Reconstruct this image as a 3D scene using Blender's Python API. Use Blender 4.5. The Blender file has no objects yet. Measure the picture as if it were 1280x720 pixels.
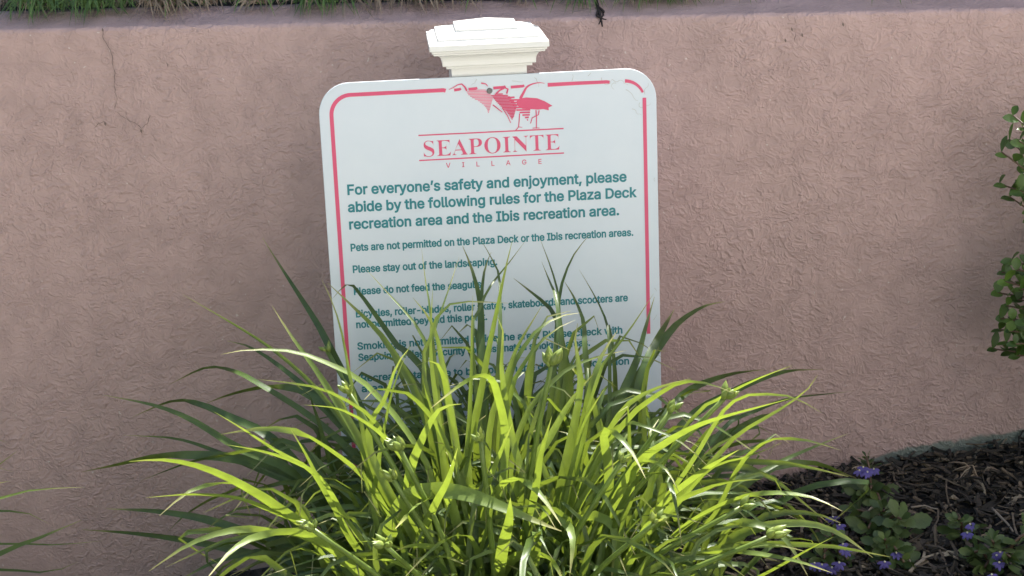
import bpy, bmesh, math, random
from mathutils import Vector, Matrix, noise
from mathutils.geometry import delaunay_2d_cdt
sc = bpy.context.scene
COL = sc.collection
rnd = random.Random(7)
RAD = math.radians

# ------------------------------------------------------------------ camera
# world: x to the right along the sign, y into the wall, z up; ground at the lily about z = 0, sign top at z = 0.74
Z0 = 0.74
CAM = Vector((-0.1323, -2.3529, 0.3612 + Z0))
YAW, PITCH, ROLL, FPX = 0.0653, 0.2726, -0.0402, 2200.0
_f = Vector((math.sin(YAW)*math.cos(PITCH), math.cos(YAW)*math.cos(PITCH), -math.sin(PITCH)))
_r0 = Vector((math.cos(YAW), -math.sin(YAW), 0)); _u0 = _r0.cross(_f)
_r = _r0*math.cos(ROLL) + _u0*math.sin(ROLL)
_u = _u0*math.cos(ROLL) - _r0*math.sin(ROLL)
cd = bpy.data.cameras.new('camera'); cam = bpy.data.objects.new('camera', cd); COL.objects.link(cam)
cd.sensor_width = 36; cd.lens = FPX*36/1280; cd.clip_start = 0.02; cd.clip_end = 500
M = Matrix((( _r.x, _u.x, -_f.x, CAM.x), (_r.y, _u.y, -_f.y, CAM.y), (_r.z, _u.z, -_f.z, CAM.z), (0, 0, 0, 1)))
cam.matrix_world = M
sc.camera = cam

# ------------------------------------------------------------------ sky, sun, exposure
SUN_EL, SUN_AZ = RAD(58), RAD(32)          # high, behind the wall and a little to the right
w = bpy.data.worlds.new('World'); sc.world = w; w.use_nodes = True
nt = w.node_tree; bg = nt.nodes['Background']
sky = nt.nodes.new('ShaderNodeTexSky'); sky.sky_type = 'NISHITA'; sky.sun_disc = False
sky.sun_elevation = SUN_EL; sky.sun_rotation = SUN_AZ
nt.links.new(sky.outputs[0], bg.inputs[0]); bg.inputs[1].default_value = 0.09
sl = bpy.data.lights.new('sun', 'SUN'); sl.energy = 5.0; sl.angle = RAD(0.55); sl.color = (1, .965, .91)
so = bpy.data.objects.new('sun', sl); COL.objects.link(so)
sdir = Vector((math.sin(SUN_AZ)*math.cos(SUN_EL), math.cos(SUN_AZ)*math.cos(SUN_EL), math.sin(SUN_EL)))
so.rotation_euler = sdir.to_track_quat('Z', 'Y').to_euler(); so.location = sdir*20
vs = sc.view_settings; vs.view_transform = 'Standard'; vs.look = 'None'; vs.gamma = 1; vs.exposure = 1.74
sc.cycles.max_bounces = 10; sc.cycles.transmission_bounces = 8; sc.cycles.diffuse_bounces = 5
sc.cycles.use_denoising = True

# ------------------------------------------------------------------ helpers
def at(px, py, y):
    """the point that lies at photo pixel (px, py) in the vertical plane at depth y"""
    d = _f*FPX + _r*(px-640) - _u*(py-360)
    return CAM + d*((y-CAM.y)/d.y)
def ground_at(px, py):
    d = _f*FPX + _r*(px-640) - _u*(py-360)
    t = 1.0/FPX
    for k in range(1200):
        P = CAM + d*(t*(1.5 + k*.003))
        if P.z <= gz(P.x, P.y): return P
    return P
def sstep(a, b, x):
    t = min(1, max(0, (x-a)/(b-a))); return t*t*(3-2*t)
def wall_y(x): return 0.2 - 0.1405*x
def wall_top(x): return Z0 + 0.0525 - 0.010*x
def gz(x, y):
    """height of the planting bed, climbing to the right"""
    xx = max(-2.2, min(2.2, x))
    return 0.165*xx - 0.004 - 0.10*sstep(-.75, -1.0, y) + 0.008*noise.noise(Vector((x*9, y*9, 1.3))) + 0.012*noise.noise(Vector((x*3, y*3, 4.1)))
def link(name, me, m, parent=None):
    if not isinstance(m, (list, tuple)): m = [m]
    for k in m: me.materials.append(k)
    o = bpy.data.objects.new(name, me); COL.objects.link(o)
    if parent:
        o.parent = parent
        o.matrix_parent_inverse = Matrix.Translation(-parent.location)
    return o
def mesh(name, vs_, fs, m, parent=None, smooth=True, cols=None, mi=None):
    me = bpy.data.meshes.new(name); me.from_pydata([tuple(v) for v in vs_], [], fs); me.update()
    if smooth: me.polygons.foreach_set('use_smooth', [True]*len(me.polygons))
    if cols:
        ca = me.color_attributes.new('tint', 'FLOAT_COLOR', 'POINT')
        ca.data.foreach_set('color', [c for v in cols for c in (*v, 1.0)])
    o = link(name, me, m, parent)
    if mi: me.polygons.foreach_set('material_index', mi)
    return o
def empty(name, loc):
    o = bpy.data.objects.new(name, None); COL.objects.link(o); o.location = loc; o.empty_display_size = .05
    return o
def tag(o, label=None, cat=None, group=None, kind=None):
    if label: o['label'] = label
    if cat: o['category'] = cat
    if group: o['group'] = group
    if kind: o['kind'] = kind
    return o
def cg(mu, sg):
    return mu + max(-1.7*sg, min(1.7*sg, rnd.gauss(0, sg)))
class MB:
    """collects vertices, faces and a per-vertex tint"""
    def __init__(s): s.v = []; s.f = []; s.c = []; s.mi = []
    def add(s, vs_, fs, col=(.5, .5, .5), mi=0):
        n = len(s.v); s.v += [Vector(v) for v in vs_]
        s.f += [tuple(i+n for i in f) for f in fs]; s.mi += [mi]*len(fs)
        s.c += col if isinstance(col, list) else [col]*len(vs_)
    def tube(s, pts, r0, r1, n=6, col=(.5, .5, .5), mi=0):
        pts = [Vector(p) for p in pts]; V = []; F = []
        ref = Vector((.3, .8, .5))
        for i, p in enumerate(pts):
            t = (pts[min(i+1, len(pts)-1)] - pts[max(i-1, 0)]).normalized()
            a = t.cross(ref).normalized(); b = t.cross(a); r = r0 + (r1-r0)*i/(len(pts)-1)
            for k in range(n):
                an = 2*math.pi*k/n; V.append(p + a*math.cos(an)*r + b*math.sin(an)*r)
        for i in range(len(pts)-1):
            for k in range(n):
                F.append((i*n+k, i*n+(k+1) % n, (i+1)*n+(k+1) % n, (i+1)*n+k))
        F.append(tuple(range(n))[::-1]); F.append(tuple(range((len(pts)-1)*n, len(pts)*n)))
        s.add(V, F, col, mi)
    def box(s, c, sx, sy, sz, rot=None, col=(.5, .5, .5), mi=0):
        V = [Vector((x*sx/2, y*sy/2, z*sz/2)) for x in (-1, 1) for y in (-1, 1) for z in (-1, 1)]
        if rot: V = [rot @ v for v in V]
        s.add([v+Vector(c) for v in V], [(0, 1, 3, 2), (4, 6, 7, 5), (0, 4, 5, 1), (2, 3, 7, 6), (0, 2, 6, 4), (1, 5, 7, 3)], col, mi)
    def ell(s, c, ax, r, L, n=8, m=6, col=(.5, .5, .5), mi=0, sharp=1.0):
        """bud-like spindle of length L and radius r along ax"""
        ax = Vector(ax).normalized(); a = ax.cross(Vector((.31, .7, .2))).normalized(); b = ax.cross(a)
        V = []; F = []
        for i in range(m+1):
            t = i/m; rr = r*max(.04, math.sin(math.pi*(t**sharp)))
            for k in range(n):
                an = 2*math.pi*k/n; V.append(Vector(c) + ax*(t*L) + a*math.cos(an)*rr + b*math.sin(an)*rr)
        for i in range(m):
            for k in range(n): F.append((i*n+k, i*n+(k+1) % n, (i+1)*n+(k+1) % n, (i+1)*n+k))
        s.add(V, F, col, mi)
    def build(s, name, m, parent=None, smooth=True):
        return mesh(name, s.v, s.f, m, parent, smooth, s.c, s.mi)
def spline(P, n):
    """smooth curve through the points P, n samples"""
    P = [Vector(p) for p in P]; Q = [P[0]*2-P[1]] + P + [P[-1]*2-P[-2]]
    L = [0]
    for a, b in zip(P, P[1:]): L.append(L[-1] + (b-a).length)
    out = []
    for i in range(n):
        s_ = L[-1]*i/(n-1); k = 0
        while k < len(P)-2 and L[k+1] < s_: k += 1
        t = (s_-L[k])/max(1e-9, L[k+1]-L[k]); p0, p1, p2, p3 = Q[k:k+4]
        out.append(.5*((2*p1) + (p2-p0)*t + (2*p0-5*p1+4*p2-p3)*t*t + (3*p1-p0-3*p2+p3)*t**3))
    return out

# ------------------------------------------------------------------ materials
class NT:
    def __init__(s, name):
        s.m = bpy.data.materials.new(name); s.m.use_nodes = True; s.t = s.m.node_tree
        s.b = s.t.nodes['Principled BSDF']; s.out = s.t.nodes['Material Output']
    def n(s, typ, ins=None, **kw):
        nd = s.t.nodes.new('ShaderNode'+typ)
        for k, v in kw.items(): setattr(nd, k, v)
        for k, v in (ins or {}).items():
            if hasattr(v, 'links') or isinstance(v, bpy.types.NodeSocket): s.t.links.new(v, nd.inputs[k])
            else: nd.inputs[k].default_value = v
        return nd
    def ramp(s, fac, stops, interp='LINEAR'):
        r = s.t.nodes.new('ShaderNodeValToRGB'); s.t.links.new(fac, r.inputs[0]); e = r.color_ramp
        e.interpolation = interp
        while len(e.elements) < len(stops): e.elements.new(.5)
        for k, (p, c) in enumerate(stops):
            e.elements[k].position = p
            e.elements[k].color = (*c, 1) if isinstance(c, tuple) else (c, c, c, 1)
        return r.outputs[0]
    def mix(s, fac, a, b, mode='MIX'):
        nd = s.t.nodes.new('ShaderNodeMix'); nd.data_type = 'RGBA'; nd.blend_type = mode
        for sock, v in ((nd.inputs[0], fac), (nd.inputs[6], a), (nd.inputs[7], b)):
            if isinstance(v, bpy.types.NodeSocket): s.t.links.new(v, sock)
            else: sock.default_value = v if not isinstance(v, tuple) else (*v, 1)
        return nd.outputs[2]
    def math(s, op, a, b=0.0, c=0.0):
        nd = s.t.nodes.new('ShaderNodeMath'); nd.operation = op
        for k, v in enumerate((a, b, c)):
            if isinstance(v, bpy.types.NodeSocket): s.t.links.new(v, nd.inputs[k])
            else: nd.inputs[k].default_value = v
        return nd.outputs[0]
    def set(s, **kw):
        for k, v in kw.items():
            k = k.replace('_', ' ')
            if isinstance(v, bpy.types.NodeSocket): s.t.links.new(v, s.b.inputs[k])
            else: s.b.inputs[k].default_value = (*v, 1) if isinstance(v, tuple) else v
    def bump(s, h, strength, dist, prev=None):
        nd = s.n('Bump', {'Height': h, 'Strength': strength, 'Distance': dist})
        if prev: s.t.links.new(prev, nd.inputs['Normal'])
        return nd.outputs[0]

def plain(name, col, rough=.5, spec=.5, var=.08, scale=30):
    k = NT(name); tc = k.n('TexCoord').outputs['Object']
    nz = k.n('TexNoise', {'Vector': tc, 'Scale': scale, 'Detail': 5.0}).outputs[0]
    lo = tuple(c*(1-var) for c in col); hi = tuple(min(1, c*(1+var)) for c in col)
    k.set(Base_Color=k.mix(nz, lo, hi), Roughness=rough, Specular_IOR_Level=spec)
    return k.m

# letter outlines (per 1000 em): advance, then closed loops
GLYPH = {"G":{" ":[188],",":[188,[38,-119,68,71,137,71,84,-119]],"-":[453,[337,244,337,188,114,188,114,244]],".":[188,[95,-4,83,-3,73,1,63,9,55,18,51,29,50,41,51,53,55,64,63,73,73,81,83,85,95,87,107,85,118,81,128,73,135,64,140,53,141,41,140,29,135,18,128,9,118,1,107,-3]],"A":[479,[16,0,201,509,276,509,463,0,395,0,287,302,264,372,232,478,245,478,213,371,191,302,85,0],[110,142,110,199,370,199,370,142]],"B":[456,[60,0,60,509,241,509,274,507,304,501,329,491,350,477,367,461,381,442,390,421,396,398,398,374,397,353,393,336,387,320,356,286,315,267,315,262,331,260,347,254,363,245,378,234,391,220,402,203,411,184,416,161,418,136,416,111,410,88,400,67,386,48,368,31,344,18,317,8,284,2,247,0],[125,57,245,57,281,60,309,67,330,80,344,96,353,115,355,137,354,153,350,169,342,184,333,197,320,209,306,218,289,225,269,229,248,231,125,231],[125,285,238,285,288,296,302,304,314,314,323,326,330,340,335,355,336,372,333,393,326,412,313,429,294,442,270,449,240,452,125,452]],"D":[502,[219,0,96,0,96,57,215,57,254,60,288,68,318,81,343,99,363,122,379,149,390,181,397,216,399,255,397,294,390,329,379,361,364,388,344,410,320,428,291,441,258,449,221,452,93,452,93,509,225,509,273,505,315,495,353,478,385,455,412,426,433,391,449,351,458,306,462,255,458,205,449,159,433,119,411,83,384,54,351,31,312,14,268,3],[125,509,125,0,60,0,60,509]],"E":[418,[60,0,60,509,372,509,372,452,125,452,125,286,355,286,355,229,125,229,125,57,375,57,375,0]],"F":[410,[60,0,60,509,369,509,369,452,125,452,125,278,346,278,346,221,125,221,125,0]],"G":[520,[269,-7,225,-3,185,7,149,25,118,49,91,79,69,116,53,157,43,203,40,254,43,305,53,352,69,393,91,429,117,459,149,484,184,501,223,512,265,516,291,514,316,510,340,504,363,494,384,483,403,469,421,453,436,436,449,416,460,395,468,373,474,349,408,349,387,393,356,427,315,448,265,456,236,453,209,445,183,432,160,414,141,392,125,364,113,332,106,295,103,254,106,213,113,177,125,145,141,117,161,95,184,76,210,63,238,56,269,53,296,55,322,61,345,71,365,85,382,102,396,123,407,147,413,173,415,202,434,199,283,199,283,256,478,256,478,200,475,160,466,124,451,91,431,62,406,38,377,19,344,5,308,-4]],"I":[300,[31,0,31,57,118,57,118,452,31,452,31,509,269,509,269,452,183,452,183,57,269,57,269,0]],"L":[393,[60,0,60,509,125,509,125,57,361,57,361,0]],"P":[444,[60,0,60,509,235,509,272,506,305,499,332,487,356,471,375,452,390,430,400,404,407,377,409,348,407,318,400,291,390,265,375,243,356,223,332,207,305,195,272,188,235,186,109,186,109,242,233,242,257,244,279,248,297,256,312,266,324,279,333,294,339,310,343,328,344,348,343,367,339,385,333,402,324,416,312,428,297,439,279,446,257,451,232,452,125,452,125,0]],"R":[449,[60,0,60,509,236,509,273,506,305,500,333,489,356,473,376,455,390,433,401,408,407,381,409,352,407,323,401,296,390,271,376,250,356,232,333,217,305,206,273,200,236,198,96,198,96,255,234,255,258,256,280,260,298,267,313,276,325,287,334,300,340,316,344,333,345,352,344,371,340,389,334,405,325,419,313,430,298,440,279,446,258,451,233,452,125,452,125,0],[353,0,230,229,303,229,428,0]],"S":[446,[224,-9,188,-7,156,-1,128,9,102,23,81,40,64,60,51,83,42,109,38,137,104,137,108,118,114,102,123,88,136,76,150,66,166,59,224,49,246,50,267,54,286,60,303,69,317,79,329,92,338,106,344,122,346,139,344,154,340,168,332,179,296,205,245,222,184,239,145,253,112,269,86,289,67,313,56,341,52,372,54,400,62,425,75,448,92,468,113,484,138,498,165,508,195,514,227,516,259,514,289,508,316,498,340,484,360,468,377,449,390,427,398,403,401,378,337,378,332,402,320,421,302,437,280,449,254,456,225,459,204,457,185,454,167,448,152,440,139,430,129,418,121,405,117,391,115,376,117,359,122,345,131,334,169,308,212,293,264,279,312,264,359,238,395,198,402,180,407,161,408,139,406,112,399,87,386,64,370,43,349,25,323,11,294,0,261,-7]],"V":[479,[204,0,16,509,84,509,192,206,215,137,248,31,235,31,267,138,290,206,395,509,463,509,278,0]],"a":[389,[160,-9,137,-7,115,-3,94,5,76,15,60,29,48,45,38,63,32,84,30,108,32,128,36,146,43,161,53,174,64,184,78,193,125,211,178,220,234,227,265,235,271,240,274,246,276,255,276,257,267,297,240,322,196,331,149,322,118,301,100,274,41,291,51,313,64,331,79,346,95,358,114,368,133,375,194,384,239,379,286,360,300,350,312,336,322,320,330,301,335,278,337,251,337,0,277,0,277,52,272,52,252,25,215,1],[170,45,192,47,211,51,228,59,242,68,254,80,263,93,270,108,274,122,276,138,276,190,259,182,231,176,200,171,175,168,134,159,103,139,97,130,93,118,92,105,102,72,130,52]],"b":[424,[229,-8,208,-7,189,-3,172,4,138,31,118,59,112,59,112,0,53,0,53,509,114,509,114,319,118,319,137,346,171,373,188,379,207,383,229,384,259,382,287,374,313,361,335,342,354,320,370,293,381,261,388,227,390,189,388,151,381,116,370,84,355,57,336,34,313,16,288,3,260,-6],[220,47,242,49,262,55,279,66,294,80,306,97,316,117,323,139,327,163,328,189,327,215,323,239,316,261,307,281,295,298,280,311,262,322,243,328,220,330,198,328,178,322,161,312,147,299,134,282,125,263,118,241,114,216,113,189,114,162,118,138,125,115,135,95,147,78,162,65,179,55,198,49]],"c":[396,[207,-8,174,-5,144,3,117,16,93,35,72,58,56,85,44,116,37,150,34,187,37,225,44,260,56,291,72,318,93,341,117,360,144,374,174,382,207,384,260,377,305,356,340,322,362,277,303,262,290,289,270,311,242,325,207,330,184,328,163,321,145,310,130,296,118,278,108,258,102,236,98,212,96,187,98,163,102,139,108,117,118,97,130,80,145,66,163,55,184,49,207,46,243,52,271,66,292,89,304,117,363,102,341,56,306,21,261,-1]],"d":[424,[195,-8,165,-6,137,3,111,16,89,34,70,57,55,84,43,116,36,151,34,189,36,227,43,261,55,293,70,320,89,342,112,361,137,374,165,382,196,384,218,383,237,379,253,373,287,346,306,319,311,319,311,509,372,509,372,0,313,0,313,59,307,59,287,31,252,4,236,-3,217,-7],[205,47,226,49,246,55,263,65,278,78,290,95,299,115,306,138,310,162,312,189,310,216,306,241,300,263,290,282,278,299,263,312,246,322,227,328,205,330,182,328,162,322,145,311,130,298,118,281,108,261,102,239,98,215,96,189,98,163,102,139,109,117,118,97,130,80,145,66,162,55,182,49]],"e":[404,[212,-8,177,-5,145,3,117,16,92,35,72,58,56,85,44,116,37,150,34,187,36,224,44,258,55,290,71,317,91,340,115,359,142,373,172,382,205,384,266,374,285,366,303,355,319,341,334,324,347,305,357,282,365,256,370,227,371,194,371,169,75,169,75,221,338,221,310,202,308,226,304,248,298,269,288,286,277,301,263,314,246,323,227,328,205,330,183,328,164,323,146,313,131,301,119,286,109,270,102,251,97,231,96,211,96,178,98,151,102,127,110,106,121,88,135,73,151,61,169,53,190,48,212,46,254,53,285,73,306,105,365,91,358,72,348,55,335,39,320,26,302,14,283,4,261,-3,237,-7]],"f":[253,[228,379,228,327,6,327,6,379],[81,0,81,432,82,452,87,470,96,486,107,499,120,510,135,519,187,530,222,527,243,521,227,468,215,472,195,474,178,472,164,468,154,460,147,449,143,435,142,419,142,0]],"g":[425,[207,-151,180,-149,156,-146,134,-140,82,-110,51,-69,101,-41,122,-66,154,-88,207,-97,236,-95,261,-87,282,-75,298,-58,308,-34,311,-6,311,68,306,68,287,41,252,16,236,10,217,6,195,5,165,7,138,14,113,27,90,43,71,65,55,90,43,120,36,154,34,191,36,229,43,263,55,293,71,320,90,342,112,361,138,374,166,382,196,384,218,383,237,379,253,373,288,346,308,319,313,319,313,379,372,379,372,-9,370,-40,363,-67,350,-90,334,-109,314,-124,291,-136,265,-144,237,-149],[205,59,227,61,246,66,264,75,278,87,290,103,300,121,307,142,311,166,312,193,311,219,307,242,300,264,291,283,279,299,264,312,247,322,227,328,205,330,182,328,163,322,145,312,130,298,118,282,109,262,102,241,98,218,96,193,98,167,102,144,109,123,118,104,131,88,145,76,163,66,183,61]],"h":[410,[114,227,114,0,53,0,53,509,114,509,114,287,102,287,116,319,132,344,152,362,175,374,200,382,227,384,252,383,275,377,295,369,313,356,328,340,341,321,350,298,355,271,357,240,357,0,296,0,296,235,293,263,286,286,273,304,256,318,235,326,210,329,192,328,176,324,161,317,147,308,136,297,126,283,119,266,115,248]],"i":[166,[53,0,53,379,114,379,114,0],[84,443,73,444,63,448,54,455,47,463,43,472,41,483,43,494,47,504,54,512,63,518,73,522,84,524,95,522,105,518,114,512,121,504,125,494,126,483,125,472,121,463,114,455,105,448,95,444]],"j":[166,[53,379,114,379,114,-30,112,-52,108,-72,102,-90,92,-106,80,-119,65,-129,47,-137,27,-141,4,-143,-10,-143,-10,-87,2,-87,18,-85,31,-80,40,-72,47,-61,51,-46,53,-29],[83,443,72,444,62,448,53,455,47,463,42,472,41,483,42,494,47,504,53,512,62,518,72,522,83,524,95,522,105,518,114,512,120,504,125,494,126,483,125,472,120,463,114,455,105,448,95,444]],"k":[380,[110,137,110,212,121,212,284,379,360,379,184,199,177,199],[53,0,53,509,114,509,114,0],[294,0,148,186,191,229,372,0]],"l":[189,[139,-2,112,0,91,8,74,20,62,37,55,59,53,84,53,509,114,509,114,99,120,62,126,57,135,53,146,52,160,53,170,54,181,3,162,-1]],"m":[610,[53,0,53,379,112,379,112,295,108,295,114,314,122,331,132,346,172,376,219,386,245,383,268,375,287,361,303,342,314,320,321,295,312,295,318,312,326,329,337,343,381,375,437,386,458,385,478,380,497,372,514,361,529,346,541,328,550,307,555,283,557,255,557,0,496,0,496,254,493,279,485,298,473,313,456,323,438,329,419,330,402,329,387,326,374,320,345,290,335,247,335,0,274,0,274,260,272,280,265,297,253,311,238,322,220,328,199,330,158,320,145,312,135,302,126,289,119,274,115,257,114,238,114,0]],"n":[410,[114,227,114,0,53,0,53,379,112,379,112,287,102,287,116,319,132,344,152,362,175,374,200,382,227,384,252,383,275,377,295,369,313,356,328,340,341,321,350,298,355,271,357,240,357,0,296,0,296,235,293,263,286,286,273,304,256,318,235,326,210,329,192,328,176,324,161,317,147,308,136,297,126,283,119,266,115,248]],"o":[415,[207,-8,174,-5,144,3,117,16,93,35,72,58,56,85,44,116,37,150,34,187,37,225,44,260,56,291,72,318,93,341,117,360,144,374,174,382,207,384,241,382,271,374,299,360,323,341,343,318,359,291,371,260,379,225,381,187,379,150,371,116,359,85,343,58,323,35,299,16,271,3,241,-5],[207,46,231,49,252,55,270,66,285,80,298,97,307,117,314,139,318,163,319,187,318,212,314,236,307,258,298,278,285,296,270,310,252,321,231,328,207,330,184,328,163,321,145,310,130,296,118,278,108,258,102,236,98,212,96,187,98,163,102,139,108,117,118,97,130,80,145,66,163,55,184,49]],"p":[424,[53,-143,53,379,112,379,112,319,118,319,137,346,171,373,188,379,207,383,229,384,259,382,287,374,313,361,335,342,354,320,370,293,381,261,388,227,390,189,388,151,381,116,370,84,355,57,336,34,313,16,288,3,260,-6,229,-8,208,-7,189,-3,173,4,138,31,118,59,114,59,114,-143],[220,47,242,49,262,55,279,66,294,80,306,97,316,117,323,139,327,163,328,189,327,215,323,239,316,261,307,281,295,298,280,311,262,322,243,328,220,330,198,328,178,322,161,312,147,299,134,282,125,263,118,241,114,216,113,189,114,162,118,138,125,115,135,95,147,78,162,65,179,55,198,49]],"r":[259,[53,0,53,379,112,379,112,321,115,321,124,339,137,354,152,367,171,377,191,383,213,385,229,384,243,384,243,322,230,324,207,326,190,324,174,321,159,315,146,306,135,296,126,284,119,269,115,254,114,237,114,0]],"s":[365,[182,-8,157,-7,133,-3,112,3,93,12,76,24,62,38,50,54,41,73,36,94,94,107,101,87,111,72,124,60,141,52,160,47,181,45,206,47,227,53,244,62,258,74,265,88,268,103,266,115,262,126,254,136,243,144,229,150,212,155,149,170,118,180,92,192,72,208,58,227,50,249,47,274,49,295,55,314,65,332,79,347,95,360,115,370,137,378,161,383,187,384,212,383,234,379,254,372,271,363,286,352,299,339,324,290,268,277,262,291,254,304,243,316,228,325,210,331,187,333,166,331,147,326,131,317,119,305,111,292,109,277,110,264,115,253,124,243,172,223,229,209,261,200,287,187,306,171,320,153,328,131,331,107,329,85,323,65,312,47,298,31,281,18,260,6,236,-2,210,-7]],"t":[227,[204,379,204,327,6,327,6,379],[65,471,126,471,126,98,127,83,130,70,136,61,144,55,156,51,170,50,185,51,202,54,213,2,192,-3,168,-4,138,-1,113,7,92,21,77,41,68,64,65,93]],"u":[410,[182,-5,158,-3,135,2,115,11,97,23,82,39,69,59,60,82,54,109,53,139,53,379,114,379,114,144,116,117,124,94,137,75,154,61,175,53,200,50,218,51,234,55,249,62,263,71,274,83,283,97,290,113,295,132,296,153,296,379,357,379,357,0,298,0,298,92,307,92,294,60,277,35,257,17,234,5,209,-3]],"v":[389,[163,0,17,379,84,379,165,155,187,87,206,21,184,21,203,87,224,155,305,379,371,379,226,0]],"w":[567,[138,0,23,379,87,379,133,214,154,137,175,41,165,41,186,135,206,214,252,379,316,379,362,214,382,136,402,41,391,41,413,135,434,214,480,379,545,379,429,0,368,0,319,172,305,225,291,280,277,338,291,338,277,280,263,225,248,172,199,0]],"y":[389,[47,-139,61,-86,71,-87,104,-89,130,-74,151,-36,163,-1,17,379,84,379,165,155,187,87,206,21,184,21,202,87,224,155,305,379,371,379,204,-58,177,-107,139,-136,91,-145,65,-143]],"z":[380,[42,0,42,46,254,320,254,323,48,323,48,379,333,379,333,331,126,60,126,56,339,56,339,0]],"’":[177,[52,318,82,509,151,509,98,318]]},"S":{"S":[390,[43,-11,43,158,62,158,72,124,83,94,96,70,111,50,129,34,149,24,172,17,197,15,215,16,231,20,245,27,257,36,266,47,273,60,277,74,279,89,275,110,265,129,248,146,225,160,163,191,135,205,112,221,92,236,77,253,65,270,56,289,51,309,50,332,51,352,54,370,60,387,67,403,77,417,88,429,101,440,115,449,131,457,148,462,166,465,185,466,229,461,282,448,291,446,300,445,307,446,313,450,318,457,320,466,339,466,339,319,322,319,317,337,310,354,303,370,293,385,283,398,272,410,261,420,248,429,235,436,222,441,208,444,194,445,178,443,163,440,151,434,140,426,131,417,125,406,121,394,120,380,121,368,124,356,129,346,137,336,189,303,253,273,317,233,328,222,337,211,344,200,350,188,359,133,358,112,354,93,348,75,339,58,328,43,314,29,298,18,281,8,261,0,240,-6,217,-9,192,-10,158,-8,126,1,98,9,85,12,69,7,61,-11]],"E":[442,[14,0,14,17,30,18,44,20,55,24,62,30,68,37,72,48,74,62,75,78,75,369,74,389,72,405,68,417,62,425,54,431,44,435,31,438,16,439,16,455,399,455,399,320,383,320,378,349,369,373,356,392,340,406,320,417,295,424,266,429,232,430,200,428,186,417,183,388,183,246,193,246,214,247,232,252,247,259,259,269,269,282,277,300,283,321,288,345,304,345,304,118,287,118,273,181,267,192,259,201,251,208,241,213,185,222,183,222,183,67,183,56,185,47,188,40,192,35,230,28,254,28,276,30,295,34,313,39,330,45,345,53,358,63,371,75,382,89,393,105,402,123,411,143,430,143,402,0]],"A":[436,[-9,0,-9,18,1,19,9,21,17,25,24,30,49,75,206,466,224,465,384,87,411,34,417,27,425,22,433,19,443,18,443,0,229,0,229,18,253,20,270,25,280,34,283,46,273,81,253,132,103,132,79,71,76,59,75,48,78,35,87,26,102,20,124,18,128,18,128,0],[113,161,242,161,177,319]],"P":[418,[15,0,15,17,31,19,45,22,55,26,62,32,68,39,72,50,74,64,75,81,75,379,74,394,71,406,68,416,62,424,55,429,44,434,32,437,16,439,16,455,214,455,253,454,287,452,315,447,336,440,352,432,366,422,379,411,390,398,398,383,404,367,408,350,409,332,406,305,398,280,385,259,367,240,343,225,314,214,281,208,242,206,182,206,182,81,183,64,185,50,189,39,194,32,202,26,212,22,225,19,242,17,242,0],[182,230,201,230,225,231,244,235,260,243,272,253,281,266,287,283,291,304,292,329,291,354,288,375,283,392,275,406,265,417,252,425,236,430,216,431,189,424,182,398]],"O":[525,[261,-11,236,-10,213,-6,190,-1,169,7,148,17,129,29,111,43,94,58,79,75,66,93,55,113,45,134,37,156,32,179,29,203,28,228,29,252,32,276,37,299,45,321,55,342,66,362,79,380,95,397,112,413,130,426,149,438,170,448,192,456,216,462,240,465,265,466,290,465,313,462,336,456,357,448,378,439,397,427,415,414,431,399,446,382,459,364,471,344,481,323,488,301,494,277,497,253,498,228,497,203,494,179,488,156,481,134,471,113,459,93,446,75,430,58,414,43,395,29,376,17,355,7,333,-1,310,-6,286,-10],[265,12,315,26,351,66,372,133,379,228,377,278,371,321,362,358,348,389,330,412,310,430,286,440,260,443,210,430,174,389,152,322,145,228,147,178,153,135,163,98,177,67,195,43,215,26,238,16]],"I":[260,[13,0,13,17,29,20,42,23,53,27,61,32,67,39,72,49,74,61,75,75,75,387,74,401,72,412,68,421,63,427,55,432,45,435,31,437,13,439,13,455,244,455,244,439,228,437,214,435,204,432,196,427,190,421,186,412,183,401,183,387,183,77,187,44,206,26,246,17,246,0]],"N":[493,[403,-11,107,350,107,79,108,62,110,49,113,38,119,31,126,26,136,21,150,19,167,17,167,0,18,0,18,17,54,23,71,41,76,79,76,388,36,433,18,439,18,455,156,455,391,169,391,377,386,414,369,431,331,439,331,455,480,455,480,439,464,437,450,434,440,430,433,425,428,417,425,407,422,393,422,377,422,-11]],"T":[423,[92,0,92,17,109,18,123,21,134,25,142,31,148,39,152,50,155,64,156,81,156,433,149,433,124,431,102,426,82,416,65,403,51,387,41,367,33,344,29,318,11,318,11,455,410,455,410,317,394,317,381,368,357,404,319,426,269,433,263,433,263,81,264,63,267,49,271,38,276,30,284,25,296,21,310,18,328,17,328,0]]}}
WALL_A, WALL_B = (.43, .297, .272), (.495, .345, .318)
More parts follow.
